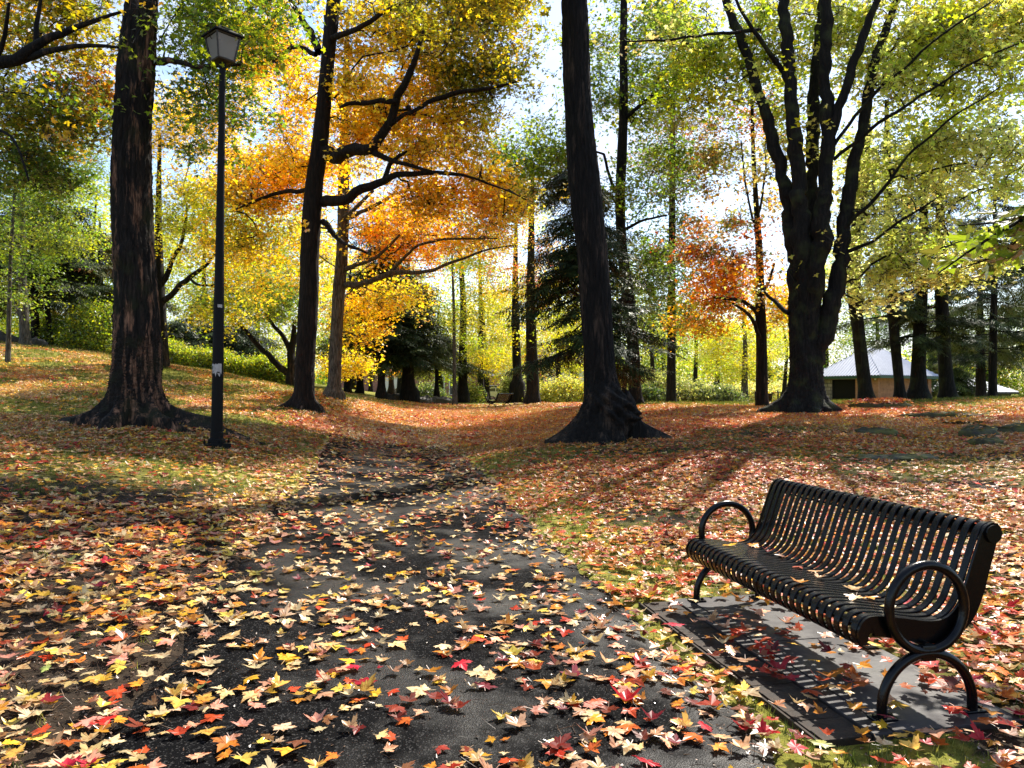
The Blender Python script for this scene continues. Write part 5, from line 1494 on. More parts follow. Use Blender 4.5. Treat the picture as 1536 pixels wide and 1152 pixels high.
# ------------------------------------------------------------------ stone and brick hut with a ribbed metal roof
def brick_mat(name, c1, c2, mortar, sc=1.0, bw=.24, rh=.08):
    m, n, l, out = mat(name)
    b = N(n, 'ShaderNodeBsdfPrincipled', i_Roughness=.9); tc = N(n, 'ShaderNodeTexCoord')
    br = N(n, 'ShaderNodeTexBrick'); br.inputs['Color1'].default_value = (*c1, 1); br.inputs['Color2'].default_value = (*c2, 1); br.inputs['Mortar'].default_value = (*mortar, 1)
    br.inputs['Scale'].default_value = sc; br.inputs['Brick Width'].default_value = bw; br.inputs['Row Height'].default_value = rh; br.inputs['Mortar Size'].default_value = rh * .12
    sx = N(n, 'ShaderNodeSeparateXYZ'); cb = N(n, 'ShaderNodeCombineXYZ'); ad = N(n, 'ShaderNodeMath', operation='ADD')
    l.new(tc.outputs['Object'], sx.inputs[0]); l.new(sx.outputs[0], ad.inputs[0]); l.new(sx.outputs[1], ad.inputs[1]); l.new(ad.outputs[0], cb.inputs[0]); l.new(sx.outputs[2], cb.inputs[1])
    l.new(cb.outputs[0], br.inputs['Vector'])
    nz = N(n, 'ShaderNodeTexNoise', i_Scale=2.5, i_Detail=5.0); l.new(tc.outputs['Object'], nz.inputs['Vector'])
    r = ramp(n, [(.3, (.6, .6, .6)), (.7, (1.15, 1.1, 1.05))]); l.new(nz.outputs['Fac'], r.inputs[0])
    mx = N(n, 'ShaderNodeMix'); mx.data_type = 'RGBA'; mx.blend_type = 'MULTIPLY'; mx.inputs[0].default_value = 1
    l.new(br.outputs['Color'], mx.inputs[6]); l.new(r.outputs[0], mx.inputs[7]); l.new(mx.outputs[2], b.inputs['Base Color'])
    bp = N(n, 'ShaderNodeBump', i_Strength=.5, i_Distance=.02); l.new(br.outputs['Fac'], bp.inputs['Height']); bp.invert = True; l.new(bp.outputs[0], b.inputs['Normal'])
    l.new(b.outputs[0], out.inputs[0]); return m


M['hut_brick'] = brick_mat('orange_tan_brick', (.46, .20, .10), (.36, .15, .075), (.35, .27, .2))
M['stonework'] = brick_mat('grey_stonework', (.34, .31, .28), (.20, .18, .17), (.12, .11, .1), 1, .55, .3)
M['ribbed'] = simple('galvanised_sheet', (.50, .52, .56), .36, .6, .15, 6)
M['green_trim'] = simple('dark_green_fascia', (.008, .06, .04), .5)
M['black_door'] = simple('black_roller_door', (.004, .004, .005), .6, spec=.15)
M['soffit'] = simple('dark_soffit', (.02, .018, .016), .8)
M['concrete_dry'] = simple('concrete_plinth', (.3, .28, .26), .9, 0, .3, 4)
M['white_paint'] = simple('white_paint', (.75, .75, .74), .55)
M['red_brick'] = brick_mat('pink_brick', (.42, .17, .13), (.33, .13, .10), (.4, .33, .3))
M['glass_dark'] = simple('window_glass', (.05, .06, .07), .1, 0, 0, spec=.8)
M['shingle'] = simple('grey_shingle', (.12, .11, .11), .85, 0, .3, 20)
M['rust_door'] = simple('red_brown_door', (.22, .05, .03), .6)


def ribbed_slope(A, B, apexA, apexB, rib=.26, amp=.05, name='roof_sheet', parent=None, mt='ribbed', thick=.02):
    """A,B eave corners; ridge from apexA to apexB (may coincide); corrugations run down the slope"""
    A, B, P, Q = [np.array(q, float) for q in (A, B, apexA, apexB)]
    e = (B - A); L = np.linalg.norm(e); e /= L
    up = ((P + Q) / 2 - (A + B) / 2); up -= e * up.dot(e); U = np.linalg.norm(up); upn = up / U
    nrm = np.cross(e, upn); nrm = nrm if nrm[2] > 0 else -nrm
    pa, pb = (P - A).dot(e), (Q - A).dot(e)
    n = int(L / rib) * 4; V, Fc = [], []
    for i in range(n + 1):
        x = L * i / n
        tm = min(1, x / max(pa, 1e-6) if x < pa else 1, (L - x) / max(L - pb, 1e-6) if x > pb else 1)
        tm = max(tm, .002)
        w = amp * math.sin(i * PI / 2)
        V += [A + e * x + nrm * w, A + e * x + upn * U * tm + nrm * w]
    for i in range(n): Fc.append((2 * i, 2 * i + 2, 2 * i + 3, 2 * i + 1))
    return mobj(name, new_mesh(name, V, Fc, [M[mt]], True), parent)


def hip_roof(root, x0, x1, y0, y1, z, hgt, ov, mt='ribbed', trim='green_trim'):
    a, b_, c, d = x0 - ov, x1 + ov, y0 - ov, y1 + ov
    w, dp_ = b_ - a, d - c
    if w > dp_: P, Q = (a + dp_ / 2, (c + d) / 2, z + hgt), (b_ - dp_ / 2, (c + d) / 2, z + hgt)
    else: P = Q = None
    if P is None or w - dp_ < .3:
        P = Q = ((a + b_) / 2, (c + d) / 2, z + hgt)
    ribbed_slope((a, c, z), (b_, c, z), P, Q, parent=root, mt=mt); ribbed_slope((b_, d, z), (a, d, z), Q, P, parent=root, mt=mt)
    ribbed_slope((b_, c, z), (b_, d, z), Q, Q, parent=root, mt=mt); ribbed_slope((a, d, z), (a, c, z), P, P, parent=root, mt=mt)
    for (q0, q1, r0_, r1_) in ((a, b_, c, c + .05), (a, b_, d - .05, d), (a, a + .05, c + .051, d - .051), (b_ - .05, b_, c + .051, d - .051)):
        m_ = MB(); m_.box(q0, q1, r0_, r1_, z - .24, z - .035); m_.build('fascia', M[trim], root)
    m_ = MB(); m_.box(a + .06, b_ - .06, c + .06, d - .06, z - .10, z - .05); m_.build('soffit', M['soffit'], root)


p = at(1317, 607, 58)
hut_g = p[2] - .1
thr = math.atan2(.53, .85)
hut = empty('park_hut', (p[0], p[1], hut_g), thr); tag(hut, 'stone and tan brick hut with black door and bright ribbed metal roof behind trunks', 'hut')
# local x to the right along the long wall, y to the back along the short wall (corner at the origin)
HW, HD, HH = 7.4, 5.2, 2.35
def wallbox(x0, x1, y0, y1, z0, z1, mt, nm='wall', par=None): m_ = MB(); m_.box(x0, x1, y0, y1, z0, z1); return m_.build(nm, M[mt], par or hut)
wallbox(0, HW, 0, .25, -.6, HH, 'hut_brick'); wallbox(0, HW, HD - .25, HD, -.6, HH, 'hut_brick'); wallbox(HW - .25, HW, .252, HD - .252, -.6, HH, 'hut_brick')
wallbox(0, .25, .252, 1.9, -.6, HH, 'hut_brick'); wallbox(0, .25, 1.902, 3.998, 2.12, HH, 'soffit'); wallbox(0, .25, 4.0, HD - .252, -.6, HH, 'stonework')
wallbox(.08, .14, 1.95, 3.95, -.1, 2.118, 'black_door', 'door')
wallbox(.02, .10, 1.902, 1.948, -.1, 2.118, 'soffit', 'door_jamb'); wallbox(.02, .10, 3.952, 3.998, -.1, 2.118, 'soffit', 'door_jamb')
wallbox(-.03, .05, 1.90, 4.0, 2.12, 2.2, 'concrete_dry', 'door_rail')
wallbox(-.06, -.002, .0, .35, -.2, HH - .1, 'hut_brick', 'pilaster'); wallbox(-.06, .4, -.06, -.002, -.2, HH - .1, 'hut_brick', 'pilaster')
wallbox(HW - .45, HW + .06, -.06, -.002, -.2, HH - .1, 'hut_brick', 'pilaster')
wallbox(HW - 1.5, HW - .6, -.03, -.003, -.1, 2.0, 'rust_door', 'door')
wallbox(-.12, .0 - .062, .10, .22, 2.02, 2.14, 'white_paint', 'wall_light')
hip_roof(hut, 0, HW, 0, HD, HH + .05, 2.35, .55)

# pavilion
p = at(1445, 598, 80); pg = at(1445, 587, 80)[2] - 2.25
pav = empty('picnic_pavilion', (p[0], p[1], pg), .45); tag(pav, 'open pavilion with a striped metal roof on dark posts at the right edge', 'pavilion')
for x in (0, 2.7, 5.4, 8.1):
    for y in (0, 5.6):
        m_ = MB(); m_.box(x - .12, x + .12, y - .12, y + .12, -.9, 1.75); m_.build('post', M['soffit'], pav)
wallbox(-.2, 8.3, -.1, .1, 1.752, 1.95, 'soffit', 'beam', pav); wallbox(-.2, 8.3, 5.5, 5.7, 1.752, 1.95, 'soffit', 'beam', pav)
hip_roof(pav, 0, 8.1, 0, 5.6, 2.2, 1.75, .7, trim='soffit')
for i, (x, y) in enumerate(((2.0, 1.6), (5.6, 3.4))):
    q = MB(); q.box(x - .9, x + .9, y - .4, y + .4, .68, .73); q.build('table_top', M['soffit'], pav)
    for sx in (-.6, .6):
        q = MB(); q.box(x + sx - .05, x + sx + .05, y - .35, y + .35, 0, .678); q.build('table_leg', M['soffit'], pav)

# ------------------------------------------------------------------ railings and litter bin
A0, A1 = at(1098, 610, 54), at(1236, 610, 54)
L_ = A1[0] - A0[0]
fz = h1((A0[0] + A1[0]) / 2, 54)
rl = empty('iron_railings', (A0[0], A0[1], fz)); tag(rl, 'low black iron railings between the round shrubs and the broad maple base', 'railings')
gzs = [h1(A0[0] + x, 54) - fz for x in np.linspace(0, L_, 9)]
def fzz(x): return float(np.interp(x, np.linspace(0, L_, 9), gzs))
npst = 5
for i in range(npst):
    x = L_ * i / (npst - 1); m_ = MB(); m_.box(x - .035, x + .035, -.035, .035, fzz(x) - .3, fzz(x) + 1.08); m_.tube([(x, 0, fzz(x) + 1.08), (x, 0, fzz(x) + 1.12), (x, 0, fzz(x) + 1.17)], [.02, .045, .01], 8); m_.build('post', M['iron'], rl)
for hz in (.12, .95):
    m_ = MB(); m_.tube([(x, 0, fzz(x) + hz) for x in np.linspace(0, L_, 9)], [.018] * 9, 6); m_.build('rail', M['iron'], rl)
pk = MB(); pk.box(-.009, .009, -.009, .009, .10, 1.0); pkm = new_mesh('picket', pk.v, pk.f, [M['iron']])
x = .13
while x < L_ - .05:
    mobj('picket', pkm, rl, (x, 0, fzz(x))); x += .13
p = at(1153, 610, 50)
lb_ = empty('litter_bin', (p[0], p[1], h1(p[0], p[1]))); tag(lb_, 'small black litter bin beside the orange maple trunk', 'litter bin')
m_ = MB(); m_.tube([(0, 0, 0), (0, 0, .04), (0, 0, .78), (0, 0, .80)], [.17, .19, .26, .26], 16); m_.build('bin_body', M['iron'], lb_, True)
m_ = MB(); m_.tube([(0, 0, .80), (0, 0, .84), (0, 0, .84)], [.28, .28, .2], 16); m_.build('rim', M['iron'], lb_)

# ------------------------------------------------------------------ street, cars and houses beyond the park
st = smooth_line(np.array([(-90., 88.), (-30, 92), (0, 94), (30, 95), (90, 97)]), 80)
strip('street', st, 3.6, .02, simple('dry_asphalt', (.09, .09, .09), .9, 0, .3, 3), 5, 0)
kb = MB()
M['paint_white'] = simple('white_car_paint', (.7, .7, .7), .25)
M['paint_dark'] = simple('dark_car_paint', (.03, .035, .045), .25)
M['tyre'] = simple('tyre_rubber', (.015, .015, .015), .9)
M['rim'] = simple('alloy', (.4, .4, .42), .35, .8)
M['headl'] = simple('headlight_lens', (.6, .6, .55), .1)
M['taill'] = simple('tail_light', (.35, .02, .02), .2)


def car(x, y, rz, paint, label):
    r = empty('parked_car', (x, y, h1(x, y) + .02), rz); tag(r, label, 'car', 'cars parked along the street')
    def prism(prof, w, w2=None):
        n = len(prof); V = [(a, -w, z) for a, z in prof] + [(a, w, z) for a, z in prof]
        return V, [tuple(range(n)), tuple(range(2 * n - 1, n - 1, -1))] + [(i, n + i, n + (i + 1) % n, (i + 1) % n)[::-1] for i in range(n)]
    body = [(-2.2, .35), (-2.25, .62), (-2.1, .86), (-1.2, .95), (.95, .93), (2.0, .78), (2.2, .6), (2.2, .35), (1.75, .3), (1.6, .55), (1.25, .62), (.95, .5), (.85, .28), (-.95, .28), (-1.05, .5), (-1.35, .62), (-1.7, .55), (-1.8, .3)]
    b = MB(); b.add(*prism(body, .86)); b.build('body', M[paint], r)
    cab = [(-1.75, .93), (-1.2, 1.38), (-.6, 1.46), (.3, 1.42), (1.0, .93)]
    b = MB()
    n = len(cab); V = [(a, -.80 + (z - .93) * .3, z) for a, z in cab] + [(a, .80 - (z - .93) * .3, z) for a, z in cab]
    b.add(V, [tuple(range(n)), tuple(range(2 * n - 1, n - 1, -1))] + [(i, (i + 1) % n, n + (i + 1) % n, n + i) for i in range(n)]); b.build('cabin', M[paint], r)
    for s in (-1, 1):
        for (q0, q1, q2, q3) in (((-1.5, .97), (-1.1, 1.33), (-.35, 1.38), (-.35, .97)), ((-.27, .97), (-.27, 1.38), (.27, 1.35), (.82, .97))):
            b = MB(); b.add([(a, s * (.805 - (z - .93) * .3), z) for a, z in (q0, q1, q2, q3)], [(0, 1, 2, 3)]); b.build('side_window', M['glass_dark'], r)
    b = MB(); b.add([(.98, -.70, .97), (.98, .70, .97), (.36, .62, 1.38), (.36, -.62, 1.38)], [(0, 1, 2, 3)]); b.build('windscreen', M['glass_dark'], r)
    for sx in (-1.38, 1.38):
        for s in (-1, 1):
            b = MB(); b.cyl((sx, s * .68, .32), (sx, s * .88, .32), .32, n=20); w = b.build('wheel', M['tyre'], r)
            b = MB(); b.cyl((sx, s * .882, .32), (sx, s * .89, .32), .19, n=14); b.build('rim', M['rim'], w)
    for s in (-1, 1):
        b = MB(); b.box(2.13, 2.215, s * .62 - .16, s * .62 + .16, .6, .72); b.build('headlight', M['headl'], r)
        b = MB(); b.box(-2.25, -2.17, s * .64 - .12, s * .64 + .12, .66, .8); b.build('tail_light', M['taill'], r)


car(at(747, 590, 91)[0], 91, 0.06, 'paint_white', 'white hatchback parked behind the distant bench')
car(at(614, 590, 91)[0], 91, 0.03, 'paint_dark', 'dark car parked behind the stout fir trunk')
car(at(790, 590, 92)[0], 92, PI + .05, 'paint_white', 'white car parked right of the red-brown trunk')


def house(px, Y, rz, w, d, h, rh, wall, roof, label, wins, door=None, garage=None, chimney=True, arch=()):
    p = at(px, 590, Y); g = h1(p[0], p[1])
    r = empty('house', (p[0], p[1], g), rz); tag(r, label, 'house', 'houses across the street')
    def bx(nm, x0, x1, y0, y1, z0, z1, mt, par=None): m_ = MB(); m_.box(x0, x1, y0, y1, z0, z1); return m_.build(nm, M[mt], par or r)
    bx('wall', 0, w, 0, d, -.8, h, wall)
    ov = .4; m_ = MB()
    m_.add([(-ov, -ov, h), (w + ov, -ov, h), (w + ov, d + ov, h), (-ov, d + ov, h), (-ov, d / 2, h + rh), (w + ov, d / 2, h + rh)], [(0, 1, 5, 4), (2, 3, 4, 5), (0, 4, 3), (1, 2, 5), (3, 2, 1, 0)])
    rf = m_.build('roof', M[roof], r)
    if chimney: bx('chimney', w * .7, w * .7 + .7, d * .4, d * .4 + .7, h, h + rh + .9, 'red_brick', rf)
    for (x, z, ww, hh_) in wins:
        f = bx('window', x, x + ww, -.07, -.002, z, z + hh_, 'white_paint')
        for k in range(2):
            bx('pane', x + .07 + k * (ww - .1) / 2, x + (k + 1) * (ww - .1) / 2 + .02, -.085, -.072, z + .08, z + hh_ - .08, 'glass_dark', f)
    for (x, z, ww, hh_) in arch:
        m_ = MB(); pr = [(x, z), (x + ww, z), (x + ww, z + hh_ - ww / 2)] + [(x + ww / 2 + ww / 2 * math.cos(t), z + hh_ - ww / 2 + ww / 2 * math.sin(t)) for t in np.linspace(.2, PI - .2, 7)] + [(x, z + hh_ - ww / 2)]
        n = len(pr); m_.add([(a, -.08, b) for a, b in pr] + [(a, -.002, b) for a, b in pr], [tuple(range(n))] + [(i, (i + 1) % n, n + (i + 1) % n, n + i) for i in range(n)]); f = m_.build('window', M['white_paint'], r)
        bx('pane', x + .15, x + ww / 2 - .04, -.1, -.082, z + .12, z + hh_ - ww / 2, 'glass_dark', f); bx('pane', x + ww / 2 + .04, x + ww - .15, -.1, -.082, z + .12, z + hh_ - ww / 2, 'glass_dark', f)
    if door: bx('door', door, door + 1.0, -.06, -.002, 0, 2.1, 'rust_door')
    if garage:
        gd = bx('garage_door', garage, garage + 2.7, -.06, -.002, -.3, 2.3, 'white_paint')
        for k in range(3): bx('panel', garage + .1, garage + 2.6, -.075, -.062, k * .75 - .2, k * .75 + .42, 'white_paint', gd)


house(508, 104, .05, 11, 8, 4.6, 2.6, 'red_brick', 'shingle', 'pink brick house with a white garage door behind the firs', [(.6, 2.9, 1.4, 1.2), (.8, .6, 1.6, 1.3), (8.6, 2.9, 1.4, 1.2)], None, 6.1)
house(622, 106, -.03, 13, 8, 4.9, 2.8, 'red_brick', 'shingle', 'brick house with arched white windows seen between the middle trunks', [(.7, 3.0, 1.4, 1.2), (9.4, 3.0, 1.4, 1.2), (9.6, .7, 1.5, 1.3)], 8.0, None, True, [(2.8, .3, 1.5, 3.4), (4.9, .3, 1.5, 3.4)])
house(800, 108, .02, 8, 8, 5.2, 2.6, 'white_paint', 'shingle', 'white rendered house in the gap right of the red-brown trunk', [(.7, 3.1, 1.3, 1.2), (5.4, 3.1, 1.3, 1.2), (1.0, .6, 1.5, 1.4)], 4.2)
house(724, 103, .0, 5.4, 7, 3.2, 2.0, 'red_brick', 'shingle', 'small brick house with a low roof directly behind the distant bench', [(.8, .7, 1.3, 1.2), (3.6, .7, 1.0, 1.2)], 2.4)


# ------------------------------------------------------------------ shrubs and hedges
def shrub(name, label, px, py, Y, w, h, dpt, n, pal, key='spray_shrub', sc=1.0, group='shrubs round the lawn', dome=1.0, top=None):
    NTREE[0] += 1; rg = np.random.default_rng(NTREE[0] * 31)
    p = at(px, py, Y); g = h1(p[0], p[1]); off = np.array([p[0], p[1], g])
    r = empty(name, off); tag(r, label, 'shrub', group)
    q = rg.normal(size=(n, 3)); q /= np.linalg.norm(q, axis=1, keepdims=True); q *= rg.uniform(.45, 1, (n, 1)) ** .5; q[:, 2] = np.abs(q[:, 2])
    lump = 1 + .18 * np.sin(q[:, 0] * 7 + px) * np.sin(q[:, 1] * 6 + 1)
    P = q * np.array([w / 2, dpt / 2, h]) * lump[:, None]
    P[:, 2] = np.maximum(P[:, 2], .05)
    c = pick_cols(pal, n, rg) * rg.uniform(.8, 1.2, (n, 1))
    P[:, 2] += np.array([h1(a + off[0], b + off[1]) - g for a, b in zip((-w / 2, w / 2), (0, 0))]).mean() * 0
    P[:, 2] += H(P[:, 0] + off[0], P[:, 1] + off[1]) - g
    scatter('foliage', key, P, np.c_[rg.normal(0, .6, n), rg.normal(0, .6, n), rg.uniform(0, 6.28, n)], rg.uniform(.75, 1.3, n) * sc, c, r)
    sk = Skel(); s0 = sk.add((0, 0, -.2), -1, .03, True); sk.add((0, 0, 0), s0, .03, True)
    att = P[rg.choice(n, min(26, n), replace=False)] * .85
    e, rr_ = grow(sk, att, rg, -9, .05, seg=.3, tip=.006)
    mobj('stem', branch_mesh(sk, rr_, np.zeros(3), [M['bark_f']], 3), r)
    return r


shrub('rounded_shrub', 'pale yellow-green rounded shrub with bright top, just right of the slim black trunk', 985, 607, 46, 4.4, 1.9, 2.6, 900, {'shruby': 2, 'shrub': 1}, sc=1.7)
shrub('rounded_shrub', 'dark low rounded shrub in front of the larch trunk foot', 975, 608, 44.5, 2.2, 1.0, 1.6, 360, {'deep': 2, 'shrub': 1}, sc=1.6)
shrub('rounded_shrub', 'wide grey-green shrub, middle one of the row left of the railings', 1040, 608, 46, 3.4, 1.25, 2.2, 700, {'shrub': 2, 'shruby': 1}, sc=1.6)
shrub('rounded_shrub', 'low dark-sided shrub at the right end of the row, touching the railings', 1085, 608, 46, 2.6, 1.05, 2, 520, {'shrub': 2, 'deep': 1}, sc=1.6)
shrub('grassy_shrub', 'long sunlit yellow-green shrub mound running up to the burl trunk', 850, 605, 49, 4.6, 1.5, 3.0, 900, {'shruby': 2, 'yellow': 1}, sc=1.7)
shrub('grassy_shrub', 'low pale green mound left end of the sunlit shrubs by the white house', 822, 603, 54, 3.6, .8, 2.5, 400, {'shruby': 1, 'shrub': 2}, sc=1.7)
shrub('flowering_shrub', 'tall silvery grey-green bush behind the distant bench', 772, 600, 52, 1.9, 2.3, 1.8, 420, {'shrub': 2, 'pale': 1}, sc=1.8)
shrub('rounded_shrub', 'small green bush between the stout trunk and the pale pole', 644, 590, 58, 2.6, 1.1, 2, 260, {'shrub': 1, 'deep': 1}, sc=1.8)
shrub('rounded_shrub', 'bright little bush at the foot of the short yellow-crowned trunk', 706, 592, 54, 1.8, 1.3, 1.5, 220, {'shruby': 1, 'green': 1}, sc=1.8)
shrub('rounded_shrub', 'small fir-like bush standing before the white house', 812, 596, 72, 1.2, 2.2, 1.2, 200, 'deep', sc=2)
shrub('wild_shrub', 'yellow-green wild bush at the top of the left slope beside the upper path', 150, 527, 39, 3.6, 2.6, 3, 700, {'ygreen': 2, 'green': 2}, sc=1.8)
shrub('wild_shrub', 'light green wild bush nearest to the leaning spruce on the left slope', 100, 521, 41, 3.2, 1.7, 3, 500, {'ygreen': 1, 'green': 2}, sc=1.8)
shrub('dry_grass_bank', 'bank of dry straw-coloured grass behind the black railings', 1150, 608, 66, 12, 1.5, 5, 1500, {'pale': 2, 'gold': .7}, sc=2.0)

# clipped hedge down the left slope
hp = [at(180, 541, 37.5), at(240, 552, 36.5), at(290, 562, 35.6), at(345, 571, 35), at(400, 578, 34.6), at(440, 583, 34.4)]
hl = smooth_line(np.array([q[:2] for q in hp]), 60)
hn = 5200
rg_ = np.random.default_rng(77)
s_ = rg_.uniform(0, 1, hn); hx = np.interp(s_, np.linspace(0, 1, 60), hl[:, 0]); hy = np.interp(s_, np.linspace(0, 1, 60), hl[:, 1]) + rg_.uniform(-.55, .55, hn)
hh2 = (.72 + .12 * np.sin(s_ * 23) + .06 * np.sin(s_ * 61)) * rg_.uniform(0, 1, hn) ** .45
hg = H(hx, hy)
hr = empty('clipped_hedge', (hl[0][0], hl[0][1], float(hg[0]))); tag(hr, 'long low yellow-green hedge running down the left slope behind the lamp post', 'hedge')
o0 = np.array([hl[0][0], hl[0][1], float(hg[0])])
scatter('foliage', 'spray_shrub', np.c_[hx, hy, hg + hh2] - o0, np.c_[rg_.normal(0, .6, hn), rg_.normal(0, .6, hn), rg_.uniform(0, 6.28, hn)], rg_.uniform(.8, 1.4, hn) * 1.25,
        pick_cols({'ygreen': 3, 'green': 1}, hn, rg_) * rg_.uniform(.8, 1.2, (hn, 1)), hr)
sk = Skel(); q0 = sk.add((0, 0, -.3), -1, .02, True); q1 = sk.add((0, 0, 0), q0, .02, True)
VV = []
mbh = MB()
for i in range(0, 60, 2):
    x, y = hl[i]; z = h1(x, y)
    mbh.tube([(x - o0[0], y - o0[1], z - o0[2] - .2), (x - o0[0] + .05, y - o0[1], z - o0[2] + .5)], [.02, .01], 4)
mbh.build('stems', M['bark_f'], hr)['kind'] = 'stuff'

# far woods closing the view
fn = 15000
rg_ = np.random.default_rng(5)
ang = rg_.uniform(-1.15, 1.15, fn); dist = rg_.uniform(122, 150, fn)
fx, fy = dist * np.sin(ang), dist * np.cos(ang)
hmax = 7.5 + 2.5 * np.sin(ang * 9 + 1) + 1.5 * np.sin(ang * 27) + 1.2 * np.sin(ang * 61 + 2)
fz_ = np.maximum(H(fx, fy), .5) + hmax * rg_.uniform(0, 1, fn) ** .8
mixc = pick_cols({'green': 3, 'ygreen': 3, 'deep': 1.5, 'gold': .7}, fn, rg_)
sel = vnoise(fx, fy, 9, 4)
mixc = mixc * (.75 + .5 * sel[:, None])
scatter('distant_woods', 'spray_far', np.c_[fx, fy, fz_], np.c_[rg_.normal(0, .5, fn), rg_.normal(0, .5, fn), rg_.uniform(0, 6.28, fn)], rg_.uniform(2.0, 3.4, fn), mixc)

# ------------------------------------------------------------------ fallen leaves
LEAFC = {
    'cream':  (.76, .56, .32), 'straw': (.72, .45, .20), 'yellow': (.78, .52, .09), 'golden': (.72, .36, .03), 'orange': (.66, .20, .025),
    'scarlet': (.55, .035, .018), 'dark red': (.22, .018, .016), 'salmon pink': (.70, .33, .21), 'brown': (.24, .10, .04), 'pale green': (.42, .44, .12)}
LK = list(LEAFC)
LARR = np.array([LEAFC[k] for k in LK])


def path_side(x, y):
    return np.where(x < np.interp(y, PL[:300, 1], PL[:300, 0]), -1, 1)


def leaf_probs(x, y, d, rg):
    """colour index per leaf: cream and yellow on the left and the path, more red on the right verge"""
    n = len(x)
    side = path_side(x, y); on = d < PHW
    patch = vnoise(x, y, 2.6, 21)
    base = {'path': [.20, .15, .08, .08, .11, .09, .07, .17, .05, .005], 'left': [.12, .13, .08, .10, .16, .10, .08, .16, .08, .005], 'right': [.08, .08, .06, .12, .26, .18, .07, .14, .02, .005]}
    P = np.where(on[:, None], np.array(base['path']), np.where((side < 0)[:, None], np.array(base['left']), np.array(base['right'])))
    red = np.clip((patch - .5) * 2.2, -.8, 1)[:, None]
    w = np.array([-.5, -.5, -.4, 0, .5, 1, .8, .2, 0, -.5])[None]
    P = P * np.exp(red * w)
    dq = at(898, 655, 16); nr = np.exp(-((x - dq[0] - 1) ** 2 + (y - dq[1] + 2) ** 2) / 30)[:, None]
    P = P * np.exp(nr * np.array([-.4, -.3, -.5, -.1, .6, 1.0, .9, .2, 0, -.5])[None])
    ye = (np.clip((-x - 6) / 4, 0, 1) * np.clip((y - 14) / 5, 0, 1))[:, None]
    P = P * np.exp(ye * np.array([.2, .9, .9, .5, -.2, -1, -1.2, -.5, -.1, .8])[None])
    far = np.clip((y - 16) / 12, 0, 1)[:, None]
    P = P * (1 + far * np.array([-.5, -.1, .8, 1.6, 1.7, .3, -.6, -.4, -.5, 0])[None])
    P /= P.sum(1, keepdims=True)
    c = P.cumsum(1); u = rg.random(n)[:, None]
    return np.minimum((u > c).sum(1), 9)


def cover(x, y, d):
    """share of the ground covered, 0..1"""
    side = path_side(x, y)
    big = vnoise(x, y, 1.7, 8); sm_ = vnoise(x, y, .55, 9)
    on = d < PHW - .05
    path_c = np.interp(y, [0, 4, 6, 9, 13, 16, 20, 30], [.33, .33, .32, .29, .28, .34, .55, .8]) * (.35 + 1.3 * sm_ * .55 + .5 * big) * np.interp(d, [0, .9, 1.5], [.85, 1.0, 1.35])
    verge = np.where(side < 0, np.interp(d, [1.5, 2.3, 3.5], [.66, .8, 1.0]) * np.interp(y, [2, 5, 8], [.66, .9, 1.05]), np.interp(d, [1.5, 2.2, 3.2], [.65, .8, 1.0]))
    v = verge * (.55 + .45 * sm_ + .35 * big)
    v = v * np.where((side > 0) & (y < 6.5) & (d < 2.6), .62 + .5 * (sm_ > .5), 1)
    v = v * np.interp(y, [18, 30, 42, 46], [1, .9, .55, .25])
    v = v * np.where((side > 0) & (y > 6), 1.2, 1)
    gn_ = vnoise(x, y, 3.2, 33)
    v = np.where((gn_ > .60) & (y > 8), v * .4, v)
    v = np.where((x < -6 - 1.2 * (gn_ - .5) * 4) & (y > 15.5), v * (.16 + .45 * (gn_ > .5) * (gn_ < .62)), v)
    v = np.where((x > 12.5) & (y > 20), v * .22, v)
    v = np.where((x > 2.5) & (y > 27) & (y < 43), v * .07, v)
    v = np.where((y > 46), v * .10, v)
    return np.where(on, path_c, v)


def rock_lift(x, y):
    lift = np.zeros(len(x)); on = np.zeros(len(x), bool)
    for (rx, ry, sx, sy, sz, rz, z0) in ROCKS:
        dx, dy = x - rx, y - ry
        a = (dx * math.cos(rz) + dy * math.sin(rz)) / sx; b = (-dx * math.sin(rz) + dy * math.cos(rz)) / sy
        r2 = a * a + b * b
        m = r2 < .95
        lift = np.where(m, z0 + sz * 1.12 * np.clip(1 - r2, 0, 1) ** .28 + .01, lift); on |= m
    return lift, on


def slope_rot(x, y, rg, tilt):
    e = .25
    sx = (H(x + e, y) - H(x - e, y)) / (2 * e); sy = (H(x, y + e) - H(x, y - e)) / (2 * e)
    n = len(x)
    yaw = rg.uniform(0, 2 * PI, n)
    # rotate slope into the leaf's own frame (euler XYZ: yaw last)
    a = np.arctan(sy) ; b = -np.arctan(sx)
    rx = a * np.cos(yaw) + b * np.sin(yaw) * -1 * -1
    ry = -a * np.sin(yaw) + b * np.cos(yaw)
    return np.c_[rx + rg.normal(0, tilt, n), ry + rg.normal(0, tilt, n), yaw]


def on_trunks(x, y):
    m = np.zeros(len(x), bool)
    for (px, py, Y, r) in ((207, 626, 14.4, .62), (898, 655, 16, .62), (455, 609, 21, .4), (1205, 613, 22, .75), (501, 590, 27, .35)):
        q = at(px, py, Y); m |= np.hypot(x - q[0], y - q[1]) < r
    return m


rg = np.random.default_rng(99)
NEARY = 18.0
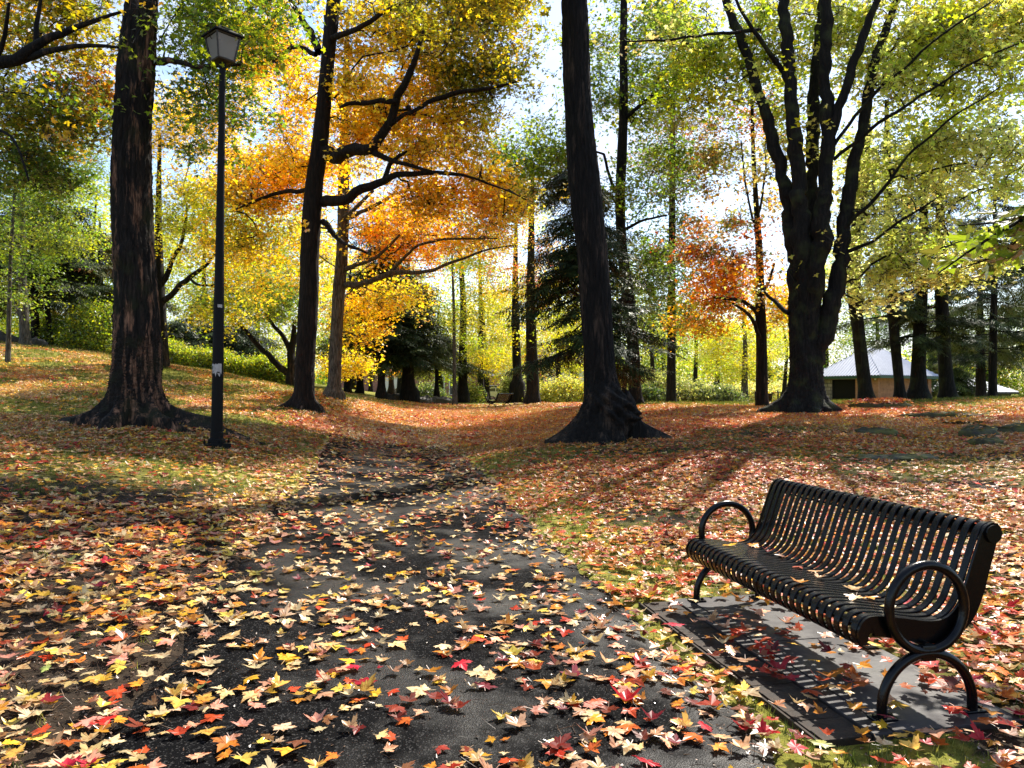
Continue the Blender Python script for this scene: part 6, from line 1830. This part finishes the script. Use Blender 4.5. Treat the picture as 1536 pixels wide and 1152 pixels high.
# near leaves, one by one
cx, cyy = [], []
area_x = (-17.5, 17.5); area_y = (-2.5, NEARY + .6)
n = int((area_x[1] - area_x[0]) * (area_y[1] - area_y[0]) * 340)
x = rg.uniform(*area_x, n); y = rg.uniform(*area_y, n)
d = dist_line(x, y, PL)
cv = cover(x, np.maximum(y, 2.5), d)
lx_, ly_ = pad_local(x, y)
onpad = (lx_ > -.42) & (lx_ < .64) & (ly_ > -.15) & (ly_ < 2.05)
cv = np.where(onpad, .30, cv)
keep = rg.random(n) < np.clip(cv, 0, 1.1) ** 1.25 * .95
wid = np.abs(x) < (np.maximum(y, 0) * .78 + 3.2)
keep &= wid & ~on_trunks(x, y)
x, y, d, onpad = x[keep], y[keep], d[keep], onpad[keep]
z = H(x, y) + np.where(d < PHW, .012, .004) + (vnoise(x, y, .5, 3) - .5) * .035 * np.clip((d - 1.5) / .6, 0, 1)
z = np.where(onpad, PADZ + .004, z)
z += rg.uniform(.006, .014, len(x)) + np.where(d > PHW, rg.uniform(0, .035, len(x)), 0)
rl, ro_ = rock_lift(x, y); z += rl
kp = ~ro_ | (rg.random(len(x)) < .33)
x, y, z, d, onpad = x[kp], y[kp], z[kp], d[kp], onpad[kp]
rot = slope_rot(x, y, rg, .11)
scl = np.clip(rg.normal(.82, .2, len(x)), .4, 1.3)
ci = leaf_probs(x, y, d, rg)
col = LARR[ci] * rg.uniform(.72, 1.15, (len(x), 1))
# the largest in the picture become things of their own
u_ = x / np.maximum(y, .1); v_ = (CAMH - z) / np.maximum(y, .1)
infr = (y > 2.5) & (np.abs(u_) < .665) & (v_ < .505) & (v_ > .1)
size = np.where(infr, scl / np.maximum(y, .1), 0)
order = np.argsort(-size)[:300]
isbig = np.zeros(len(x), bool); isbig[order] = True
sm2 = ~isbig
scatter('fallen_leaves', 'ground_leaf', np.c_[x, y, z][sm2], rot[sm2], scl[sm2], col[sm2])
SURF = []
seen_lab = {}
def sector(xx, yy, dd, pad_):
    if pad_: return 'on the concrete slab'
    px = 768 + xx / yy * F
    col_ = 'far left' if px < 310 else 'left' if px < 620 else 'middle' if px < 920 else 'right' if px < 1220 else 'far right'
    s = 'on the asphalt' if dd < PHW else ('on the bare soil' if xx < 0 else 'on the mossy verge')
    return f'{s}, {col_}'
def curlword(i):
    a, b_, c_, d_ = leafvars[i]
    return 'flat' if abs(b_) < .1 else ('upturned' if b_ > 0 else 'domed')
for i in order:
    k = int(rg.integers(0, 12))
    o = bpy.data.objects.new('fallen_leaf', single_meshes[k]); link(o)
    o.location = (x[i], y[i], z[i] + .006); o.rotation_euler = rot[i]; o.scale = (scl[i],) * 3
    c = col[i]; o.color = (*[float(min(1, q)) for q in c], 1)
    row = 'nearest the camera' if y[i] < 3.2 else 'a step ahead' if y[i] < 3.8 else 'two steps ahead'
    sz = 'large' if scl[i] > 1.0 else 'small' if scl[i] < .72 else 'mid-sized'
    lab = f'{sz} {curlword(k)} {LK[ci[i]]} leaf {sector(x[i], y[i], d[i], onpad[i])}, {row}'
    seen_lab.setdefault(lab, []).append((x[i] / y[i], y[i], o))
    tag(o, lab, 'leaf', 'fallen maple leaves at the viewer\'s feet')
for lab, L in seen_lab.items():
    if len(L) > 1:
        L.sort(key=lambda q: q[0])
        L[0][2]['label'] = lab + ', leftmost such'; L[-1][2]['label'] = lab + ', rightmost such'
        if len(L) == 3: L[1][2]['label'] = lab + ', middle such'
        elif len(L) > 3:
            mid = sorted(L[1:-1], key=lambda q: q[1])
            mid[0][2]['label'] = lab + ', lowest inner such'
            if len(mid) == 3: mid[1][2]['label'] = lab + ', central such'
            if len(mid) >= 2: mid[-1][2]['label'] = lab + ', upper inner such'

# leaves lying on the bench seat
bc, bs = math.cos(.19), math.sin(.19)
BLV = [(.20, .20, 'pale yellow', 'yellow', 'near the ring arm closest to the camera'), (.24, .40, 'golden', 'golden', 'second from the near end'), (.10, .33, 'cream', 'cream', 'flat by the near side plate'), (.27, .58, 'straw', 'straw', 'against the backrest a third along'),
       (.22, .80, 'cream', 'cream', 'in the middle of the seat'), (.30, .98, 'straw', 'straw', 'tucked behind the middle leaf'), (.27, 1.10, 'scarlet', 'scarlet', 'the brightest red one on the seat'), (.33, 1.38, 'brown', 'brown', 'against the backrest toward the far end'),
       (.30, 1.50, 'dark red', 'dark red', 'beside the brown one'), (.12, 1.66, 'golden', 'golden', 'lone near the far front edge'), (.33, 1.72, 'orange', 'orange', 'in the far corner of the seat'), (-.02, .62, 'orange', 'orange', 'near the front edge of the seat')]
prof_z = lambda v_: float(np.interp(v_, PROFILE[15:40, 0], PROFILE[15:40, 1]))
for i, (v_, u2, w, ck, wh) in enumerate(BLV):
    X = 1.665 + v_ * bc - u2 * bs; Yb = 3.37 + v_ * bs + u2 * bc
    o = bpy.data.objects.new('fallen_leaf', single_meshes[(i * 5) % 12]); link(o)
    o.location = (X, Yb, PADZ + prof_z(v_) + .016); o.rotation_euler = (rg.normal(0, .12), rg.normal(0, .12), rg.uniform(0, 6.28)); o.scale = (rg.uniform(.7, 1.0),) * 3
    c = np.array(LEAFC[ck]); o.color = (*c, 1)
    tag(o, f'{w} maple leaf on the bench seat, {wh}', 'leaf', 'maple leaves on the bench seat')

# farther leaves in patches
PX, PY = [], []
n = 260000
yy = NEARY + (62 - NEARY) * rg.random(n) ** 1.25
xx = rg.uniform(-1, 1, n) * (yy * .80 + 3)
# density falls with distance: patches get larger instead
dd = dist_line(xx, yy, PL)
cv = cover(xx, yy, dd)
area = (2 * (yy * .8 + 3))
wgt = np.clip(cv, 0, 1.1) ** 1.5 * area / area.max() * np.interp(yy, [10, 18, 25, 40, 60], [1.0, .8, .5, .26, .12])
keep = rg.random(n) < wgt / wgt.max() * .8
keep &= ~on_trunks(xx, yy)
xx, yy, dd = xx[keep], yy[keep], dd[keep]
rl, ro_ = rock_lift(xx, yy)
kp = ~ro_ | (rg.random(len(xx)) < .33)
xx, yy, dd, rl = xx[kp], yy[kp], dd[kp], rl[kp]
zz = H(xx, yy) + np.where(dd < PHW, .014, .004) + rl
sc2 = np.interp(yy, [10, 20, 40, 60], [.85, .9, 1.15, 1.5]) * rg.uniform(.8, 1.2, len(xx))
ci2 = leaf_probs(xx, yy, dd, rg)
c2 = LARR[ci2]
mean = np.array([.60, .27, .08])
c2 = np.clip(c2 * rg.uniform(.9, 1.3, (len(xx), 1)), 0, .82)
scatter('leaf_carpet', 'leaf_patch', np.c_[xx, yy, zz], slope_rot(xx, yy, rg, .03), sc2, c2)
print('LEAVES near', int(sm2.sum()), 'patches', len(xx))

# ------------------------------------------------------------------ grass and moss tufts
n = 120000
yy = 1.5 + 38 * rg.random(n) ** 1.5
xx = rg.uniform(-1, 1, n) * (yy * .80 + 3)
dd = dist_line(xx, yy, PL)
g_ = grass_share(xx, yy, dd) + vnoise(xx, yy, .9, 41) * .7
pl_, pm_ = pad_local(xx, yy)
onp = (pl_ > -.42) & (pl_ < .66) & (pm_ > -.17) & (pm_ < 2.07)
keep = (dd > PHW + .03) & (rg.random(n) < np.clip((g_ - .55) * 2.2, .02, 1)) & ~onp & ~on_trunks(xx, yy)
xx, yy = xx[keep], yy[keep]; m = len(xx)
gc = np.array([(.10, .14, .02), (.17, .18, .03), (.06, .09, .015), (.30, .27, .06)])[rg.integers(0, 4, m)] * rg.uniform(.7, 1.2, (m, 1))
scatter('grass', 'grass_tuft', np.c_[xx, yy, H(xx, yy) - .004], slope_rot(xx, yy, rg, .1), rg.uniform(.5, 1.1, m) * np.interp(yy, [2, 10, 40], [.75, 1.0, 2.2]), gc)
print('GRASS', m)

# ------------------------------------------------------------------ crumbs of soil, bark and stalks
n = 90000
yy = 1.5 + 9 * rg.random(n) ** 1.2
xx = rg.uniform(-1, 1, n) * (yy * .80 + 2)
dd = dist_line(xx, yy, PL)
pl_, pm_ = pad_local(xx, yy); onp = (pl_ > -.42) & (pl_ < .66) & (pm_ > -.17) & (pm_ < 2.07)
side = path_side(xx, yy)
pr = np.where(dd < PHW, .10 + .5 * np.clip((dd - 1.15) / .35, 0, 1), np.where(side < 0, .9, .35))
keep = (rg.random(n) < pr) & ~onp
xx, yy, dd = xx[keep], yy[keep], dd[keep]; m = len(xx)
cc = np.array([(.05, .03, .018), (.10, .06, .035), (.20, .12, .06), (.03, .022, .015), (.32, .2, .1)])[rg.choice(5, m, p=[.3, .3, .2, .1, .1])]
gz3 = H(xx, yy) + np.where(dd < PHW, .010, .002) + (vnoise(xx, yy, .5, 3) - .5) * .035 * np.clip((dd - 1.5) / .6, 0, 1)
scatter('soil_crumbs', 'crumb', np.c_[xx, yy, gz3], np.c_[rg.normal(0, .3, m), rg.normal(0, .3, m), rg.uniform(0, 6.28, m)], rg.uniform(.5, 1.6, m), cc)
